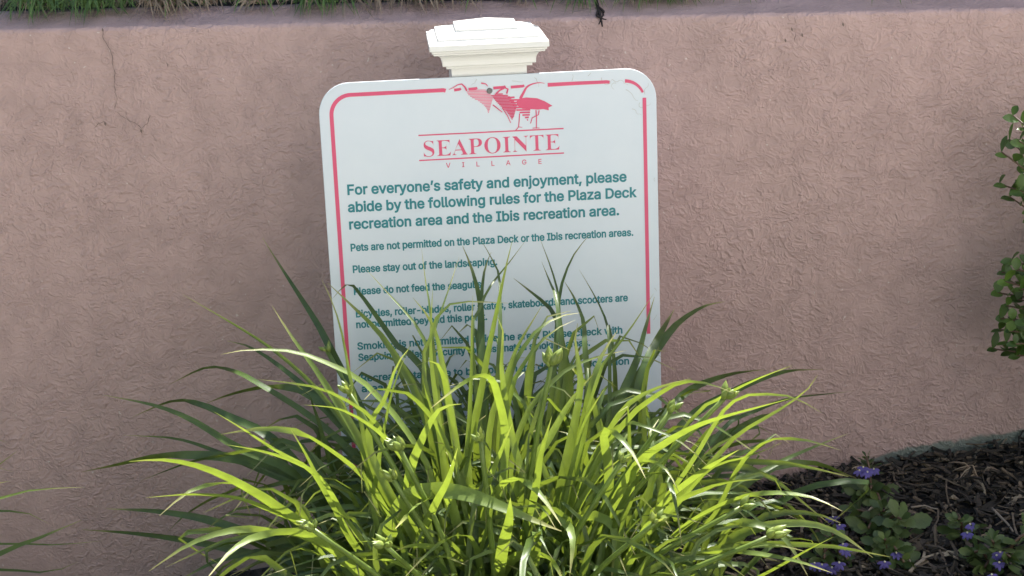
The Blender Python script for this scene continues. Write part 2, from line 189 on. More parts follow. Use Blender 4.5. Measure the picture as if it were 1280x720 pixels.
# stucco: painted mauve, worm-like trowel ridges, unpainted footing strip
k = NT('stucco'); tc = k.n('TexCoord').outputs['Object']
sp = k.n('SeparateXYZ', {0: tc})
warp = k.n('TexNoise', {'Vector': tc, 'Scale': 22.0, 'Detail': 2.0})
wv = k.n('VectorMath', {0: warp.outputs[1], 1: (.5, .5, .5)}, operation='SUBTRACT')
wv = k.n('VectorMath', {0: wv.outputs[0]}, operation='SCALE'); wv.inputs['Scale'].default_value = .03
cv = k.n('VectorMath', {0: tc, 1: wv.outputs[0]}, operation='ADD').outputs[0]
def worms(scale, width, mask_scale, lo, hi, off, stretch):
    mp = k.n('Mapping', {'Vector': cv, 'Location': off, 'Scale': stretch}).outputs[0]
    nz = k.n('TexNoise', {'Vector': mp, 'Scale': scale, 'Detail': 1.0, 'Roughness': .4}).outputs[0]
    d = k.math('ABSOLUTE', k.math('SUBTRACT', nz, .5))
    rid = k.ramp(d, [(0, 1.0), (width, .75), (width*2.6, 0.0)], 'EASE')
    mk_ = k.n('TexNoise', {'Vector': mp, 'Scale': mask_scale, 'Detail': 1.0}).outputs[0]
    return k.math('MULTIPLY', rid, k.ramp(mk_, [(lo, 0.0), (hi, 1.0)]))
w1 = worms(84, .034, 90, .42, .54, (0, 0, 0), (.8, 1, 1.15))
w2 = worms(110, .04, 85, .44, .56, (3.1, 1.7, 5.2), (1.15, 1, .8))
w3 = worms(120, .04, 90, .42, .55, (7.1, 2.7, 1.2), (.7, 1, 1.2))
isl = k.ramp(k.n('TexNoise', {'Vector': k.n('Mapping', {'Vector': cv, 'Location': (2, 9, 4), 'Scale': (.7, 1, 1.25)}).outputs[0], 'Scale': 95.0, 'Detail': 2.0}).outputs[0], [(.46, 0.0), (.54, 1.0)])
fine = k.n('TexNoise', {'Vector': cv, 'Scale': 150.0, 'Detail': 5.0, 'Roughness': .6}).outputs[0]
mid = k.n('TexNoise', {'Vector': cv, 'Scale': 30.0, 'Detail': 4.0}).outputs[0]
pat = k.ramp(k.n('TexNoise', {'Vector': tc, 'Scale': 5.0, 'Detail': 3.0}).outputs[0], [(.38, .45), (.62, 1.0)])
h = k.math('MULTIPLY', k.math('ADD', k.math('ADD', w1, w2), k.math('MULTIPLY', w3, .5)), pat)
h = k.math('ADD', h, k.math('MULTIPLY', isl, .40)); h = k.math('ADD', h, k.math('MULTIPLY', fine, .30)); h = k.math('ADD', h, k.math('MULTIPLY', mid, 1.1))
big = k.n('TexNoise', {'Vector': tc, 'Scale': 2.3, 'Detail': 5.0, 'Roughness': .6}).outputs[0]
base = k.mix(k.ramp(big, [(.3, 0.0), (.7, 1.0)]), WALL_A, WALL_B)
# grime caught in the low spots of the texture, and rain streaks of dirt
grime = k.ramp(mid, [(.36, .88), (.6, 1.0)])
base = k.mix(1.0, base, grime, 'MULTIPLY')
st = k.n('TexNoise', {'Vector': k.n('Mapping', {'Vector': tc, 'Scale': (18, 18, 1.2)}).outputs[0], 'Scale': 1.0, 'Detail': 4.0}).outputs[0]
base = k.mix(1.0, base, k.ramp(st, [(.3, .955), (.6, 1.0)]), 'MULTIPLY')
wl = k.ramp(k.n('TexNoise', {'Vector': tc, 'Scale': 140.0, 'Detail': 2.0}).outputs[0], [(.735, 0.0), (.76, .5)])
base = k.mix(wl, base, (.62, .57, .52))
hz = k.math('SUBTRACT', sp.outputs[2], k.math('MULTIPLY', sp.outputs[0], .165))
thr = k.math('MULTIPLY_ADD', mid, .030, .004)
xr = k.n('MapRange', {0: sp.outputs[0], 1: .46, 2: .60, 3: -.03, 4: 0.0}).outputs[0]
strip = k.n('MapRange', {0: k.math('SUBTRACT', k.math('ADD', thr, xr), hz), 1: -.002, 2: .003, 3: 0.0, 4: 1.0}).outputs[0]
bare = k.mix(fine, (.12, .135, .12), (.24, .27, .245))
k.set(Base_Color=k.mix(strip, base, bare), Roughness=k.math('MULTIPLY_ADD', fine, .2, .45), Specular_IOR_Level=.35)
k.t.links.new(k.bump(h, .64, .0016), k.b.inputs['Normal'])
STUCCO = k.m

k = NT('soil'); tc = k.n('TexCoord').outputs['Object']
nz = k.n('TexNoise', {'Vector': tc, 'Scale': 60.0, 'Detail': 8.0, 'Roughness': .7}).outputs[0]
k.set(Base_Color=k.ramp(nz, [(.3, (.006, .005, .005)), (.55, (.022, .018, .015)), (.75, (.06, .048, .038))]), Roughness=.9)
k.t.links.new(k.bump(nz, 1.0, .02), k.b.inputs['Normal']); SOIL = k.m
k = NT('concrete'); tc = k.n('TexCoord').outputs['Object']
nz = k.n('TexNoise', {'Vector': tc, 'Scale': 12.0, 'Detail': 9.0, 'Roughness': .65}).outputs[0]
k.set(Base_Color=k.ramp(nz, [(.3, (.46, .44, .41)), (.7, (.60, .58, .545))]), Roughness=.85)
k.t.links.new(k.bump(nz, .5, .004), k.b.inputs['Normal']); CONC = k.m

def leafmat(name, dark, light, tip, trans, tfac=.5, rough=.36, spec=.5):
    """tint.r picks dark..light, tint.g runs base..tip, tint.b runs across the blade"""
    k = NT(name); a = k.n('Attribute', attribute_name='tint'); s3 = k.n('SeparateColor', {0: a.outputs['Color']})
    col = k.mix(s3.outputs[0], dark, light)
    ribs = k.math('SINE', k.math('MULTIPLY', s3.outputs[2], 75.0))
    col = k.mix(k.math('MULTIPLY_ADD', ribs, .12, .12), col, tuple(c*1.5 for c in light))
    col = k.mix(k.ramp(s3.outputs[1], [(.90, 0.0), (1.0, .9)]), col, tip)
    tc = k.n('TexCoord').outputs['Object']
    nz = k.n('TexNoise', {'Vector': tc, 'Scale': 45.0, 'Detail': 5.0}).outputs[0]
    col = k.mix(1.0, col, k.ramp(nz, [(.3, .78), (.7, 1.15)]), 'MULTIPLY')
    k.set(Base_Color=col, Roughness=rough, Specular_IOR_Level=spec)
    k.t.links.new(k.bump(ribs, .25, .0006), k.b.inputs['Normal'])
    tr = k.n('BsdfTranslucent'); tcol = k.mix(s3.outputs[0], tuple(c*.34 for c in trans), trans)
    k.t.links.new(k.mix(1.0, tcol, k.ramp(nz, [(.3, .8), (.7, 1.1)]), 'MULTIPLY'), tr.inputs[0])
    mx = k.n('MixShader', {0: tfac, 1: k.b.outputs[0], 2: tr.outputs[0]})
    k.t.links.new(mx.outputs[0], k.out.inputs[0]); return k.m
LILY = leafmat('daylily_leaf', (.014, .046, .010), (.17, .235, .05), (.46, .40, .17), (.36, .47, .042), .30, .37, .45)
BUD = leafmat('bud', (.10, .17, .03), (.24, .30, .07), (.30, .26, .08), (.45, .5, .08), .3)
GRASS = leafmat('turf_grass', (.05, .11, .03), (.13, .22, .065), (.22, .19, .09), (.22, .32, .06), .35, .5)
DRY = leafmat('dry_grass', (.13, .09, .065), (.36, .28, .20), (.30, .24, .17), (.2, .15, .09), .25, .7)
SHRUB = leafmat('shrub_leaf', (.022, .056, .012), (.085, .15, .026), (.06, .12, .03), (.16, .30, .03), .28, .30)
FAN = leafmat('fan_flower_leaf', (.036, .068, .020), (.12, .165, .045), (.08, .11, .04), (.14, .22, .04), .28, .45)
PETAL = leafmat('petal', (.075, .055, .22), (.15, .115, .40), (.08, .06, .26), (.25, .2, .7), .35, .5)
STEMR = plain('reddish_stem', (.10, .055, .03), .5)
CREAM = plain('flower_throat', (.75, .70, .45), .5)
MULCH = None
k = NT('bark_chips'); a = k.n('Attribute', attribute_name='tint')
tc = k.n('TexCoord').outputs['Object']; nz = k.n('TexNoise', {'Vector': tc, 'Scale': 120.0, 'Detail': 6.0}).outputs[0]
k.set(Base_Color=k.mix(1.0, a.outputs['Color'], k.ramp(nz, [(.3, .6), (.7, 1.3)]), 'MULTIPLY'), Roughness=.85)
k.t.links.new(k.bump(nz, .6, .002), k.b.inputs['Normal']); MULCH = k.m
VINYL = plain('white_vinyl', (.70, .69, .66), .34, .5, .03, 12)
CRACK = plain('crack_line', (.17, .125, .108), .9)
STEEL = plain('screw_steel', (.16, .155, .15), .5)
SAND = plain('twig_wood', (.30, .24, .18), .8, .3, .3, 60)
BLACKTWIG = plain('dark_twig', (.03, .022, .02), .8, .3, .3, 60)
# sign face: white sheet with slight yellowing and scuffs
k = NT('sign_white'); tc = k.n('TexCoord').outputs['Object']
nz = k.n('TexNoise', {'Vector': tc, 'Scale': 7.0, 'Detail': 6.0, 'Roughness': .65}).outputs[0]
sc_ = k.ramp(k.n('TexNoise', {'Vector': tc, 'Scale': 190.0, 'Detail': 3.0}).outputs[0], [(.70, 0.0), (.78, .35)])
k.set(Base_Color=k.mix(sc_, k.ramp(nz, [(.3, (.545, .60, .655)), (.7, (.60, .645, .69))]), (.5, .5, .48)), Roughness=.42, Specular_IOR_Level=.4)
SIGN = k.m
TEAL = plain('teal_lettering', (.016, .185, .215), .45, .4, .12, 25)
RED = plain('red_print', (.60, .075, .16), .45, .4, .10, 25)
PALE = plain('pale_pink_print', (.68, .22, .30), .45, .4, .15, 60)
GREYL = plain('peeling_edge', (.42, .42, .40), .7, .3, .3, 200)

# ------------------------------------------------------------------ ground, wall, bed above
xs = [-40, -20, -10, -6, -4] + [-3 + .05*i for i in range(121)] + [4, 6, 10, 20, 40]
ys = [-40, -20, -10, -6, -4, -3, -2, -1.5, -1.3] + [-1.2 + .04*i for i in range(46)]
V = [(x, y, gz(x, y)) for y in ys for x in xs]; n = len(xs)
F = [(j*n+i, j*n+i+1, (j+1)*n+i+1, (j+1)*n+i) for j in range(len(ys)-1) for i in range(n-1)]
tag(mesh('ground', V, F, SOIL), kind='structure')
ys2 = [-40, -20, -10, -6, -4, -3, -2, -1.5, -1.15]
V = [(x, y, 0.165*max(-2.2, min(2.2, x)) - .065 - .0*y) for y in ys2 for x in xs]
F = [(j*n+i, j*n+i+1, (j+1)*n+i+1, (j+1)*n+i) for j in range(len(ys2)-1) for i in range(n-1)]
m0 = len(V); V += [(x, -1.15, 0.165*max(-2.2, min(2.2, x)) - .20) for x in xs]
F += [((len(ys2)-1)*n+i, (len(ys2)-1)*n+i+1, m0+i+1, m0+i) for i in range(n-1)]
tag(mesh('pavement', V, F, CONC, smooth=False), kind='structure')

LEDGE, RISE = .075, .018
wall = empty('retaining_wall', (0, .2, 0))
tag(wall, 'mauve stucco retaining wall with rough trowelled face and flat ledge behind the sign', 'wall')
prof = []                                       # (offset behind the face, height relative to the top)
for i in range(40): prof.append((0, -1.3 + 1.285*i/39))
R_ = .009
for i in range(1, 8):
    a = math.pi/2*i/8; prof.append((R_-R_*math.cos(a), -R_+R_*math.sin(a)))
for i in range(1, 9): prof.append((R_ + (LEDGE-R_)*i/8, RISE*i/8))
prof.append((LEDGE, -.3))
wx = [-40, -15, -6, -4] + [-3 + .03*i for i in range(201)] + [4, 6, 15, 40]
V = []
for x in wx:
    for d, z in prof:
        wob = .0018*noise.noise(Vector((x*3.2, z*3.2, 2))) + .0012*noise.noise(Vector((x*9, z*9, 7)))
        V.append((x, wall_y(x) + d + (wob if d < .07 else 0), wall_top(x) + z + (wob if d > .01 else 0)))
n = len(prof)
F = [(i*n+j, (i+1)*n+j, (i+1)*n+j+1, i*n+j+1) for i in range(len(wx)-1) for j in range(n-1)]
mesh('stucco_face', V, F, STUCCO, wall)
def ribbon(mb, pts, wd, nrm, col=(.5, .5, .5)):
    """thin flat strip along pts lying on a surface with normal nrm"""
    V = []; F = []
    for i, p in enumerate(pts):
        t = (pts[min(i+1, len(pts)-1)]-pts[max(i-1, 0)]).normalized(); s_ = t.cross(nrm).normalized()
        ww = wd*(.4+.9*rnd.random())*(1 if 0 < i < len(pts)-1 else .2)
        V += [p+s_*ww/2, p-s_*ww/2]
    F = [(2*i, 2*i+1, 2*i+3, 2*i+2) for i in range(len(pts)-1)]
    mb.add(V, F, col)
def wallpt(px, py, off=.0012):
    d = _f*FPX + _r*(px-640) - _u*(py-360)
    t = (0.2 - .1405*CAM.x - CAM.y)/(d.y + .1405*d.x)
    P = CAM + d*t; P.y -= off; return P
WN = Vector((-.139, -.99, 0))
mb = MB()
for L in ([(128, 37), (130, 48), (138, 62), (141, 78), (144, 92), (143, 108), (146, 122), (144, 137)],
          [(144, 139), (158, 149), (170, 154), (177, 160), (184, 154), (188, 144)], [(131, 152), (124, 154), (117, 160)], [(176, 161), (178, 172)],
          [(994, 38), (993, 52)]):
    P = []
    for (a, b), (c, d) in zip(L, L[1:]):
        for q in range(4): P.append(wallpt(a+(c-a)*q/4+rnd.uniform(-1, 1), b+(d-b)*q/4+rnd.uniform(-.6, .6)))
    P.append(wallpt(*L[-1])); ribbon(mb, P, .0009, WN)
for (a, b) in ((989, 34), (1002, 41), (981, 48), (1053, 28), (131, 152), (176, 161), (209, 79), (128, 35)):
    P = [wallpt(a, b), wallpt(a+.6, b+2.5), wallpt(a+1.2, b+5)]; ribbon(mb, P, .0028, WN)
mb.build('crack', CRACK, wall, False)

# soil bed held by the wall
bx = [-40, -15, -6] + [-3 + .1*i for i in range(61)] + [6, 15, 40]
by = [.066, .10, .16, .25, .4, .7, 1.2, 2, 5, 15, 40]
V = [(x, wall_y(x)+b, wall_top(x) + .013 + (.018*sstep(.07, .2, b)) + .006*noise.noise(Vector((x*12, b*12, 0)))) for b in by for x in bx]; n = len(bx)
F = [(j*n+i, j*n+i+1, (j+1)*n+i+1, (j+1)*n+i) for j in range(len(by)-1) for i in range(n-1)]
tag(mesh('upper_bed', V, F, SOIL), kind='structure')

# ------------------------------------------------------------------ sign on its post
post = empty('sign_post', (0, .056, 0))
tag(post, 'white capped post with a teal and red lettered rules board, standing before the mauve wall', 'sign')
PH = .0508; PC = (.003, .056)
mb = MB()
def ringstack(mb, levels, cx, cy, top=True):
    """square mouldings: list of (half width, z)"""
    V = []; F = []
    for hw, z in levels: V += [(cx-hw, cy-hw, z), (cx+hw, cy-hw, z), (cx+hw, cy+hw, z), (cx-hw, cy+hw, z)]
    for i in range(len(levels)-1):
        for k in range(4): F.append((i*4+k, i*4+(k+1) % 4, (i+1)*4+(k+1) % 4, (i+1)*4+k))
    F.append((3, 2, 1, 0)); F.append(tuple(range(len(V)-4, len(V))))
    mb.add(V, F)
zt = Z0 + .014
ringstack(mb, [(PH-.003, -.25), (PH, -.24), (PH, zt)], *PC); mb.build('post', VINYL, post, False)
mb = MB()
b0 = Z0 + .0115
lv = [(.0530, b0), (.0600, b0), (.0600, b0+.0035), (.0650, b0+.0042), (.0650, b0+.0072)]
for i in range(7):
    a = math.pi/2*i/6; lv.append((.0650+.0095*(1-math.cos(a)), b0+.0078+.0125*math.sin(a)))
lv += [(.0772, b0+.0205), (.0772, b0+.0228), (.0796, b0+.0235), (.0796, b0+.0262), (.0826, b0+.0268), (.0826, b0+.0345), (.0800, b0+.0352)]
for i in range(5):
    a = math.pi/2*i/4; lv.append((.0782-.0060*(1-math.cos(a)), b0+.0352+.0030*math.sin(a)))
lv += [(.0706, b0+.0384), (.0702, b0+.0424), (.0440, b0+.0474), (.0438, b0+.0516), (.0006, b0+.0595)]
lv = [(a*.965, z) for a, z in lv]
ringstack(mb, lv, *PC)
capo = mb.build('post_cap', VINYL, post, False)
bv = capo.modifiers.new('bevel', 'BEVEL'); bv.width = .0006; bv.segments = 2; bv.limit_method = 'ANGLE'; bv.angle_limit = RAD(25)

# board, rounded corners, 457 x 610 mm
SW, SH, RC = .457, .610, .042
def rrect(w_, h_, r, n=10):
    out = []
    for cx, cz, a0 in ((w_/2-r, -r, 0), (-w_/2+r, -r, 90), (-w_/2+r, -h_+r, 180), (w_/2-r, -h_+r, 270)):
        for i in range(n+1):
            a = RAD(a0+90*i/n); out.append((cx+r*math.cos(a), cz+r*math.sin(a)))
    return out
o2 = rrect(SW, SH, RC); n = len(o2); TH = .0032
V = [(x, 0, Z0+z) for x, z in o2] + [(x, TH, Z0+z) for x, z in o2]
F = [tuple(range(n))] + [tuple(range(2*n-1, n-1, -1))] + [(i, i+n, (i+1) % n+n, (i+1) % n) for i in range(n)]
board = mesh('notice_board', V, F, SIGN, post, False)
bv = board.modifiers.new('bevel', 'BEVEL'); bv.width = .0007; bv.segments = 2; bv.limit_method = 'ANGLE'
bm = bmesh.new(); bm.from_mesh(board.data); bmesh.ops.recalc_face_normals(bm, faces=bm.faces); bm.to_mesh(board.data); bm.free()

def signpt(px, py):
    P = at(px, py, 0); return (P.x, P.z)
PROUD = .0003
class Print:
    """flat printed shapes on the board, in board x/z"""
    def __init__(s): s.v = []; s.f = []; s.lift = PROUD
    def poly(s, loops):
        """fill loops (non-zero winding)"""
        pts = []; ed = []
        for L in loops:
            b = len(pts); pts += [Vector(p) for p in L]; ed += [(b+i, b+(i+1) % len(L)) for i in range(len(L))]
        vo, eo, fo, *_ = delaunay_2d_cdt(pts, ed, [], 0, 1e-7)
        n = len(s.v); s.v += [(p.x, -s.lift, p.y) for p in vo]
        for f in fo:
            c = sum((vo[i] for i in f), Vector((0, 0)))/len(f); wn = 0
            for L in loops:
                for (ax, ay), (bx_, by_) in zip(L, L[1:]+L[:1]):
                    if (ay > c.y) != (by_ > c.y):
                        xx = ax + (c.y-ay)/(by_-ay)*(bx_-ax)
                        if xx > c.x: wn += 1 if by_ > ay else -1
            if wn: s.f.append(tuple(n+i for i in f))
    def line(s, pts, w0, w1=None):
        w1 = w0 if w1 is None else w1; pts = [Vector(p) for p in pts]; A = []; B = []
        for i, p in enumerate(pts):
            t = (pts[min(i+1, len(pts)-1)]-pts[max(i-1, 0)]).normalized(); nn = Vector((-t.y, t.x))
            ww = (w0 + (w1-w0)*i/(len(pts)-1))/2; A.append(p+nn*ww); B.append(p-nn*ww)
        n = len(s.v); s.v += [(p.x, -s.lift, p.y) for p in A] + [(p.x, -s.lift, p.y) for p in B]; k_ = len(pts)
        s.f += [(n+i, n+k_+i, n+k_+i+1, n+i+1) for i in range(k_-1)]; s.lift += .00002
    def build(s, name, m, parent):
        me = bpy.data.meshes.new(name); me.from_pydata(s.v, [], s.f); me.update()
        bm = bmesh.new(); bm.from_mesh(me)
        for f in bm.faces:
            if f.normal.y > 0: f.normal_flip()
        bm.to_mesh(me); bm.free()
        o = link(name, me, m); o.parent = parent; o.matrix_parent_inverse = parent.matrix_parent_inverse.inverted() if False else Matrix(); return o
def offs(L, dx, dz):
    """push a closed loop outward (its own left/right by orientation)"""
    out = []; n = len(L)
    for i in range(n):
        a, b, c = Vector(L[i-1]), Vector(L[i]), Vector(L[(i+1) % n])
        t1 = (b-a).normalized() if (b-a).length > 1e-9 else Vector((1, 0)); t2 = (c-b).normalized() if (c-b).length > 1e-9 else t1
        n1 = Vector((t1.y, -t1.x)); n2 = Vector((t2.y, -t2.x)); m = n1+n2
        m = m/max(.5, m.length_squared/2) if m.length > 1e-6 else n1
        out.append((b.x+m.x*dx, b.y+m.y*dz))
    return out
def area(L): return sum(a[0]*b[1]-b[0]*a[1] for a, b in zip(L, L[1:]+L[:1]))/2
GL = {}
def glyphloops(font, ch):
    if (font, ch) not in GL:
        g = GLYPH[font][ch]; loops = [[(q[2*i], q[2*i+1]) for i in range(len(q)//2)] for q in g[1:]]
        if loops:
            big_ = max(loops, key=lambda L: abs(area(L)))
            if area(big_) < 0: loops = [L[::-1] for L in loops]
        GL[font, ch] = (g[0], loops)
    return GL[font, ch]
def write(pr, text, font, A, B, cap, bold, boldz=None, space=0, capunits=None):
    """text between baseline points A and B (board x/z), capital height cap"""
    hh_ = [q[1] for L in glyphloops(font, 'I')[1] for q in L]; capu = max(hh_)-min(hh_); boldz = bold if boldz is None else boldz
    A = Vector(A); B = Vector(B); tot = sum(glyphloops(font, c)[0]+space for c in text) - space
    sx = (B-A).length/tot; sz = cap/capu; d = (B-A).normalized(); nn = Vector((-d.y, d.x)); x = 0
    for c in text:
        adv, loops = glyphloops(font, c)
        if loops:
            LL = []
            for L in loops:
                L2 = [(p[0]*sx + x*sx, p[1]*sz) for p in L]
                L2 = offs(L2, bold, boldz)
                LL.append([tuple(A + d*p[0] + nn*p[1]) for p in L2])
            pr.poly(LL)
        x += adv + space
LN = [("For everyone’s safety and enjoyment, please", (433.6, 243.5), (783.5, 226.5), .0136, .00066),
      ("abide by the following rules for the Plaza Deck", (435, 265), (795.5, 246), .0136, .00066),
      ("recreation area and the Ibis recreation area.", (436, 286.5), (774.5, 268.5), .0136, .00066),
      ("Pets are not permitted on the Plaza Deck or the Ibis recreation areas.", (438, 314), (792, 294.4), .0100, .00050),
      ("Please stay out of the landscaping.", (440.7, 341), (622, 331), .0100, .00050),
      ("Please do not feed the seagulls.", (442, 368.6), (605, 359), .0100, .00050),
      ("Bicycles, roller-blades, roller skates, skateboards and scooters are", (444.5, 396.6), (785, 376), .0100, .00050),
      ("not permitted beyond this point.", (445, 410), (609.5, 399.6), .0100, .00050),
      ("Smoking is not permitted inside the area. Please check with", (446.7, 437), (778.6, 416.4), .0100, .00050),
      ("Seapointe Village Security for designated smoking areas.", (448, 451), (738, 432), .0100, .00050),
      ("Recreation tags are to be worn on the deck and recreation", (451, 477), (787, 455), .0100, .00050),
      ("areas.", (452, 490), (490, 487.6), .0100, .00050)]
for t_, A, B, cap, bo in LN:
    pr = Print(); write(pr, t_, 'G', signpt(*A), signpt(*B), cap, bo); pr.build('text_line', TEAL, board)
pr = Print()
write(pr, 'SEAPOINTE', 'S', signpt(527.5, 196.2), signpt(701, 186.8), .0216, -.00062, -.00012)
write(pr, 'VILLAGE', 'G', signpt(557.5, 209.6), signpt(677.5, 204.6), .0066, .0001, space=1150)
pr.build('name_lettering', RED, board)
pr = Print()
pr.line([signpt(523, 169.3), signpt(704.5, 160.6)], .0018); pr.line([signpt(524, 200.6), signpt(705, 191.2)], .0018)
def Z(q): return signpt(510+q[0]/5.141, 80+q[1]/5.143)
pr.build('rule_lines', RED, board)
# border stripe with its worn gaps
pr = Print(); BWD = .0053
def arc(cx, cz, r, a0, a1, n=12): return [(cx+r*math.cos(RAD(a0+(a1-a0)*i/n)), cz+r*math.sin(RAD(a0+(a1-a0)*i/n))) for i in range(n+1)]
IN = .0165; ri = .027; xl, xr_, zt_ = -SW/2+IN, SW/2-IN, Z0-IN
pts = [(xl, Z0-.57)] + [(xl, Z0-.57+.05*i) for i in range(1, 11)] + arc(xl+ri, zt_-ri, ri, 180, 90)
g1 = signpt(557, 111)[0]
pr.line(pts + [(g1-.003, zt_), (g1, zt_-.001)], BWD)
g2, g3 = signpt(684.5, 104)[0], signpt(762, 100)[0]
pr.line([(g2, zt_), (g2+.03, zt_+.0002), (g3-.004, zt_), (g3, zt_-.0006)], BWD, BWD*.8)
A_ = arc(xr_-ri, zt_-ri, ri, 88, 22); pr.line(A_, BWD*.9, BWD*.6)
pr.line([(xr_, signpt(807, 122)[1]), (xr_, Z0-.20), (xr_-.0002, signpt(812, 417)[1])], BWD*.95)
zb = zt_
for q in ([(388, 152), (440, 149)], [(548, 146), (622, 140)], [(660, 140), (742, 133)], [(296, 166), (336, 163)]):
    a, b = Z(q[0]), Z(q[1]); pr.line([(a[0], zb-.0006), (b[0]-.001, zb), (b[0]+.001, zb+.001)], BWD*.75, BWD*.6)
pr.build('border', RED, board)
# three wading birds of the emblem
pr = Print(); pp = Print(); pp.lift = PROUD+.00001
P1 = [(715, 222), (760, 215), (830, 220), (880, 240), (928, 268), (903, 280), (905, 298), (870, 290), (835, 293), (785, 290), (735, 288), (700, 266), (698, 240)]
pr.poly([[Z(p) for p in P1]]); pr.lift += .00003
pr.line([Z(p) for p in spline([(722, 222, 0), (742, 185, 0), (764, 148, 0), (800, 128, 0), (845, 120, 0), (878, 124, 0)], 16) for p in [(p.x, p.y)]], .0040, .0006)
def hatch(P_, step, wd, to, slope=-2, y0=3):
    y = min(p[1] for p in P_)+y0
    while y < max(p[1] for p in P_):
        xs_ = []
        for (ax, ay), (bx_, by_) in zip(P_, P_[1:]+P_[:1]):
            if (ay > y) != (by_ > y): xs_.append(ax+(y-ay)/(by_-ay)*(bx_-ax))
        xs_.sort()
        for a, b in zip(xs_[::2], xs_[1::2]): to.line([Z((a, y+1)), Z((b, y+1+slope))], wd)
        y += step
hatch([(640, 212), (700, 216), (735, 262), (770, 292), (786, 292), (783, 325), (769, 364), (752, 344), (722, 314), (692, 292), (664, 252)], 16, .0023, pr)
for L, a, b in (([(717, 318), (714, 365), (710, 405), (690, 428)], .0014, .0012), ([(712, 404), (735, 407)], .001, .0006),
                ([(822, 296), (826, 345), (824, 415)], .0016, .0012), ([(842, 298), (838, 325), (798, 346), (787, 382)], .0016, .0012),
                ([(800, 412), (824, 410), (845, 411)], .001, .001)):
    pr.line([Z(p) for p in L], a, b)
P2 = [(528, 195), (600, 190), (650, 205), (682, 240), (700, 272), (690, 305), (680, 340), (668, 358), (652, 330), (628, 300), (600, 275), (566, 240)]
P3 = [(375, 170), (440, 165), (500, 168), (530, 195), (545, 225), (535, 255), (527, 290), (516, 320), (508, 290), (488, 264), (450, 235), (410, 215), (385, 195)]
hatch(P2, 9.5, .00165, pr); hatch(P3, 9.5, .0014, pp)
for L, a, b in (([(378, 172), (366, 148), (345, 128), (318, 134), (290, 152), (262, 164)], .0026, .0007), ([(470, 122), (500, 128), (512, 142)], .002, .001),
                ([(566, 190), (590, 168), (622, 152), (642, 160), (634, 190)], .0022, .0022), ([(605, 280), (638, 330), (660, 378)], .0014, .001),
                ([(545, 262), (575, 285), (606, 310)], .0016, .0012)):
    (pr).line([Z(p) for p in L], a, b)
em = pr.build('bird_emblem', RED, board); pp.build('pale_bird_emblem', PALE, board)
# cracked, lifting film along the top right corner
pr = Print(); rr_ = random.Random(3)
def squig(p, ang, n, step, wd):
    L = [Vector(p)]
    for i in range(n):
        ang += rr_.uniform(-.9, .9); L.append(L[-1]+Vector((math.cos(ang), math.sin(ang)))*step)
    L = [v for v in L if abs(v.x) < SW/2-.002 and v.y < Z0-.0015]
    if len(L) > 2: pr.line(L, wd, wd*.5)
for px, py, a, n_ in ((640, 101, .3, 5), (668, 97, .2, 5), (715, 101, .4, 7), (735, 95, .1, 8), (752, 97, -.8, 8), (765, 99, -1.2, 9), (782, 112, -.6, 8), (770, 104, 2.6, 5),
                      (800, 128, -1.5, 8), (790, 136, -.4, 6), (806, 118, 1.2, 6), (596, 99, -1.4, 4), (818, 222, -1.5, 4), (819, 270, -1.2, 5), (817, 400, 1.6, 5), (818, 360, -1.5, 4)):
    pr = Print(); squig(signpt(px, py), a, n_, .0030, .0007)
    if pr.v: pr.build('peeling_crack', GREYL, board)
sx_, sz_ = signpt(612, 113.5)
mb = MB(); mb.tube([(sx_, .001, sz_), (sx_, -.0018, sz_), (sx_, -.0024, sz_)], .0042, .0034, 14)
mb.box((sx_, -.0026, sz_), .005, .0006, .0009, None); mb.box((sx_, -.0027, sz_), .0009, .0006, .005, None)
mb.build('screw', STEEL, board, False)
# ------------------------------------------------------------------ daylily
def blade(mb, P, wid, face, col, n=16, vee=.28, twist=0.0, tipstart=.55, tipow=1.9):
    """strap leaf along the curve through P; face in 0..1 turns the flat side towards the path or up"""
    C = spline(P, n); rows = []; cols = []
    L = len(C)
    ph = rnd.uniform(0, 6.28)
    for i, p in enumerate(C):
        t = (C[min(i+1, L-1)]-C[max(i-1, 0)]).normalized(); u = i/(L-1)
        sv = t.cross(Vector((-.05, -1, .12)))                         # flat side towards the path
        if sv.length < .15: sv = t.cross(Vector((0, 0, 1)))
        sv.normalize()
        hz_ = Vector((t.x, t.y, 0)); sh = Vector((-sv.y, sv.x, 0))
        su = t.cross(Vector((0, 0, 1)))
        if su.length < 1e-3: su = sv.copy()
        su.normalize()
        if su.dot(sv) < 0: su = -su
        s_ = (sv*face + su*(1-face)); s_ = (s_ - t*s_.dot(t)).normalized()
        s_ = Matrix.Rotation(twist*(u-.4) + .12*math.sin(ph+5*u), 3, t) @ s_
        nn = t.cross(s_)
        if nn.z < 0: nn = -nn
        prof = min(1, .72+.9*u) if u < tipstart else max(.03, (1-((u-tipstart)/(1-tipstart))**tipow))
        w_ = wid*prof/2
        ve = vee*(1-.6*u)
        rows += [p - s_*w_ + nn*w_*ve, p - s_*w_*.5 + nn*w_*ve*.35, p, p + s_*w_*.5 + nn*w_*ve*.35, p + s_*w_ + nn*w_*ve]
        cols += [(col, u, 0.0), (col, u, .25), (col, u, .5), (col, u, .75), (col, u, 1.0)]
    F = [(5*i+k, 5*i+k+1, 5*i+k+6, 5*i+k+5) for i in range(L-1) for k in range(4)]
    mb.add(rows, F, cols)

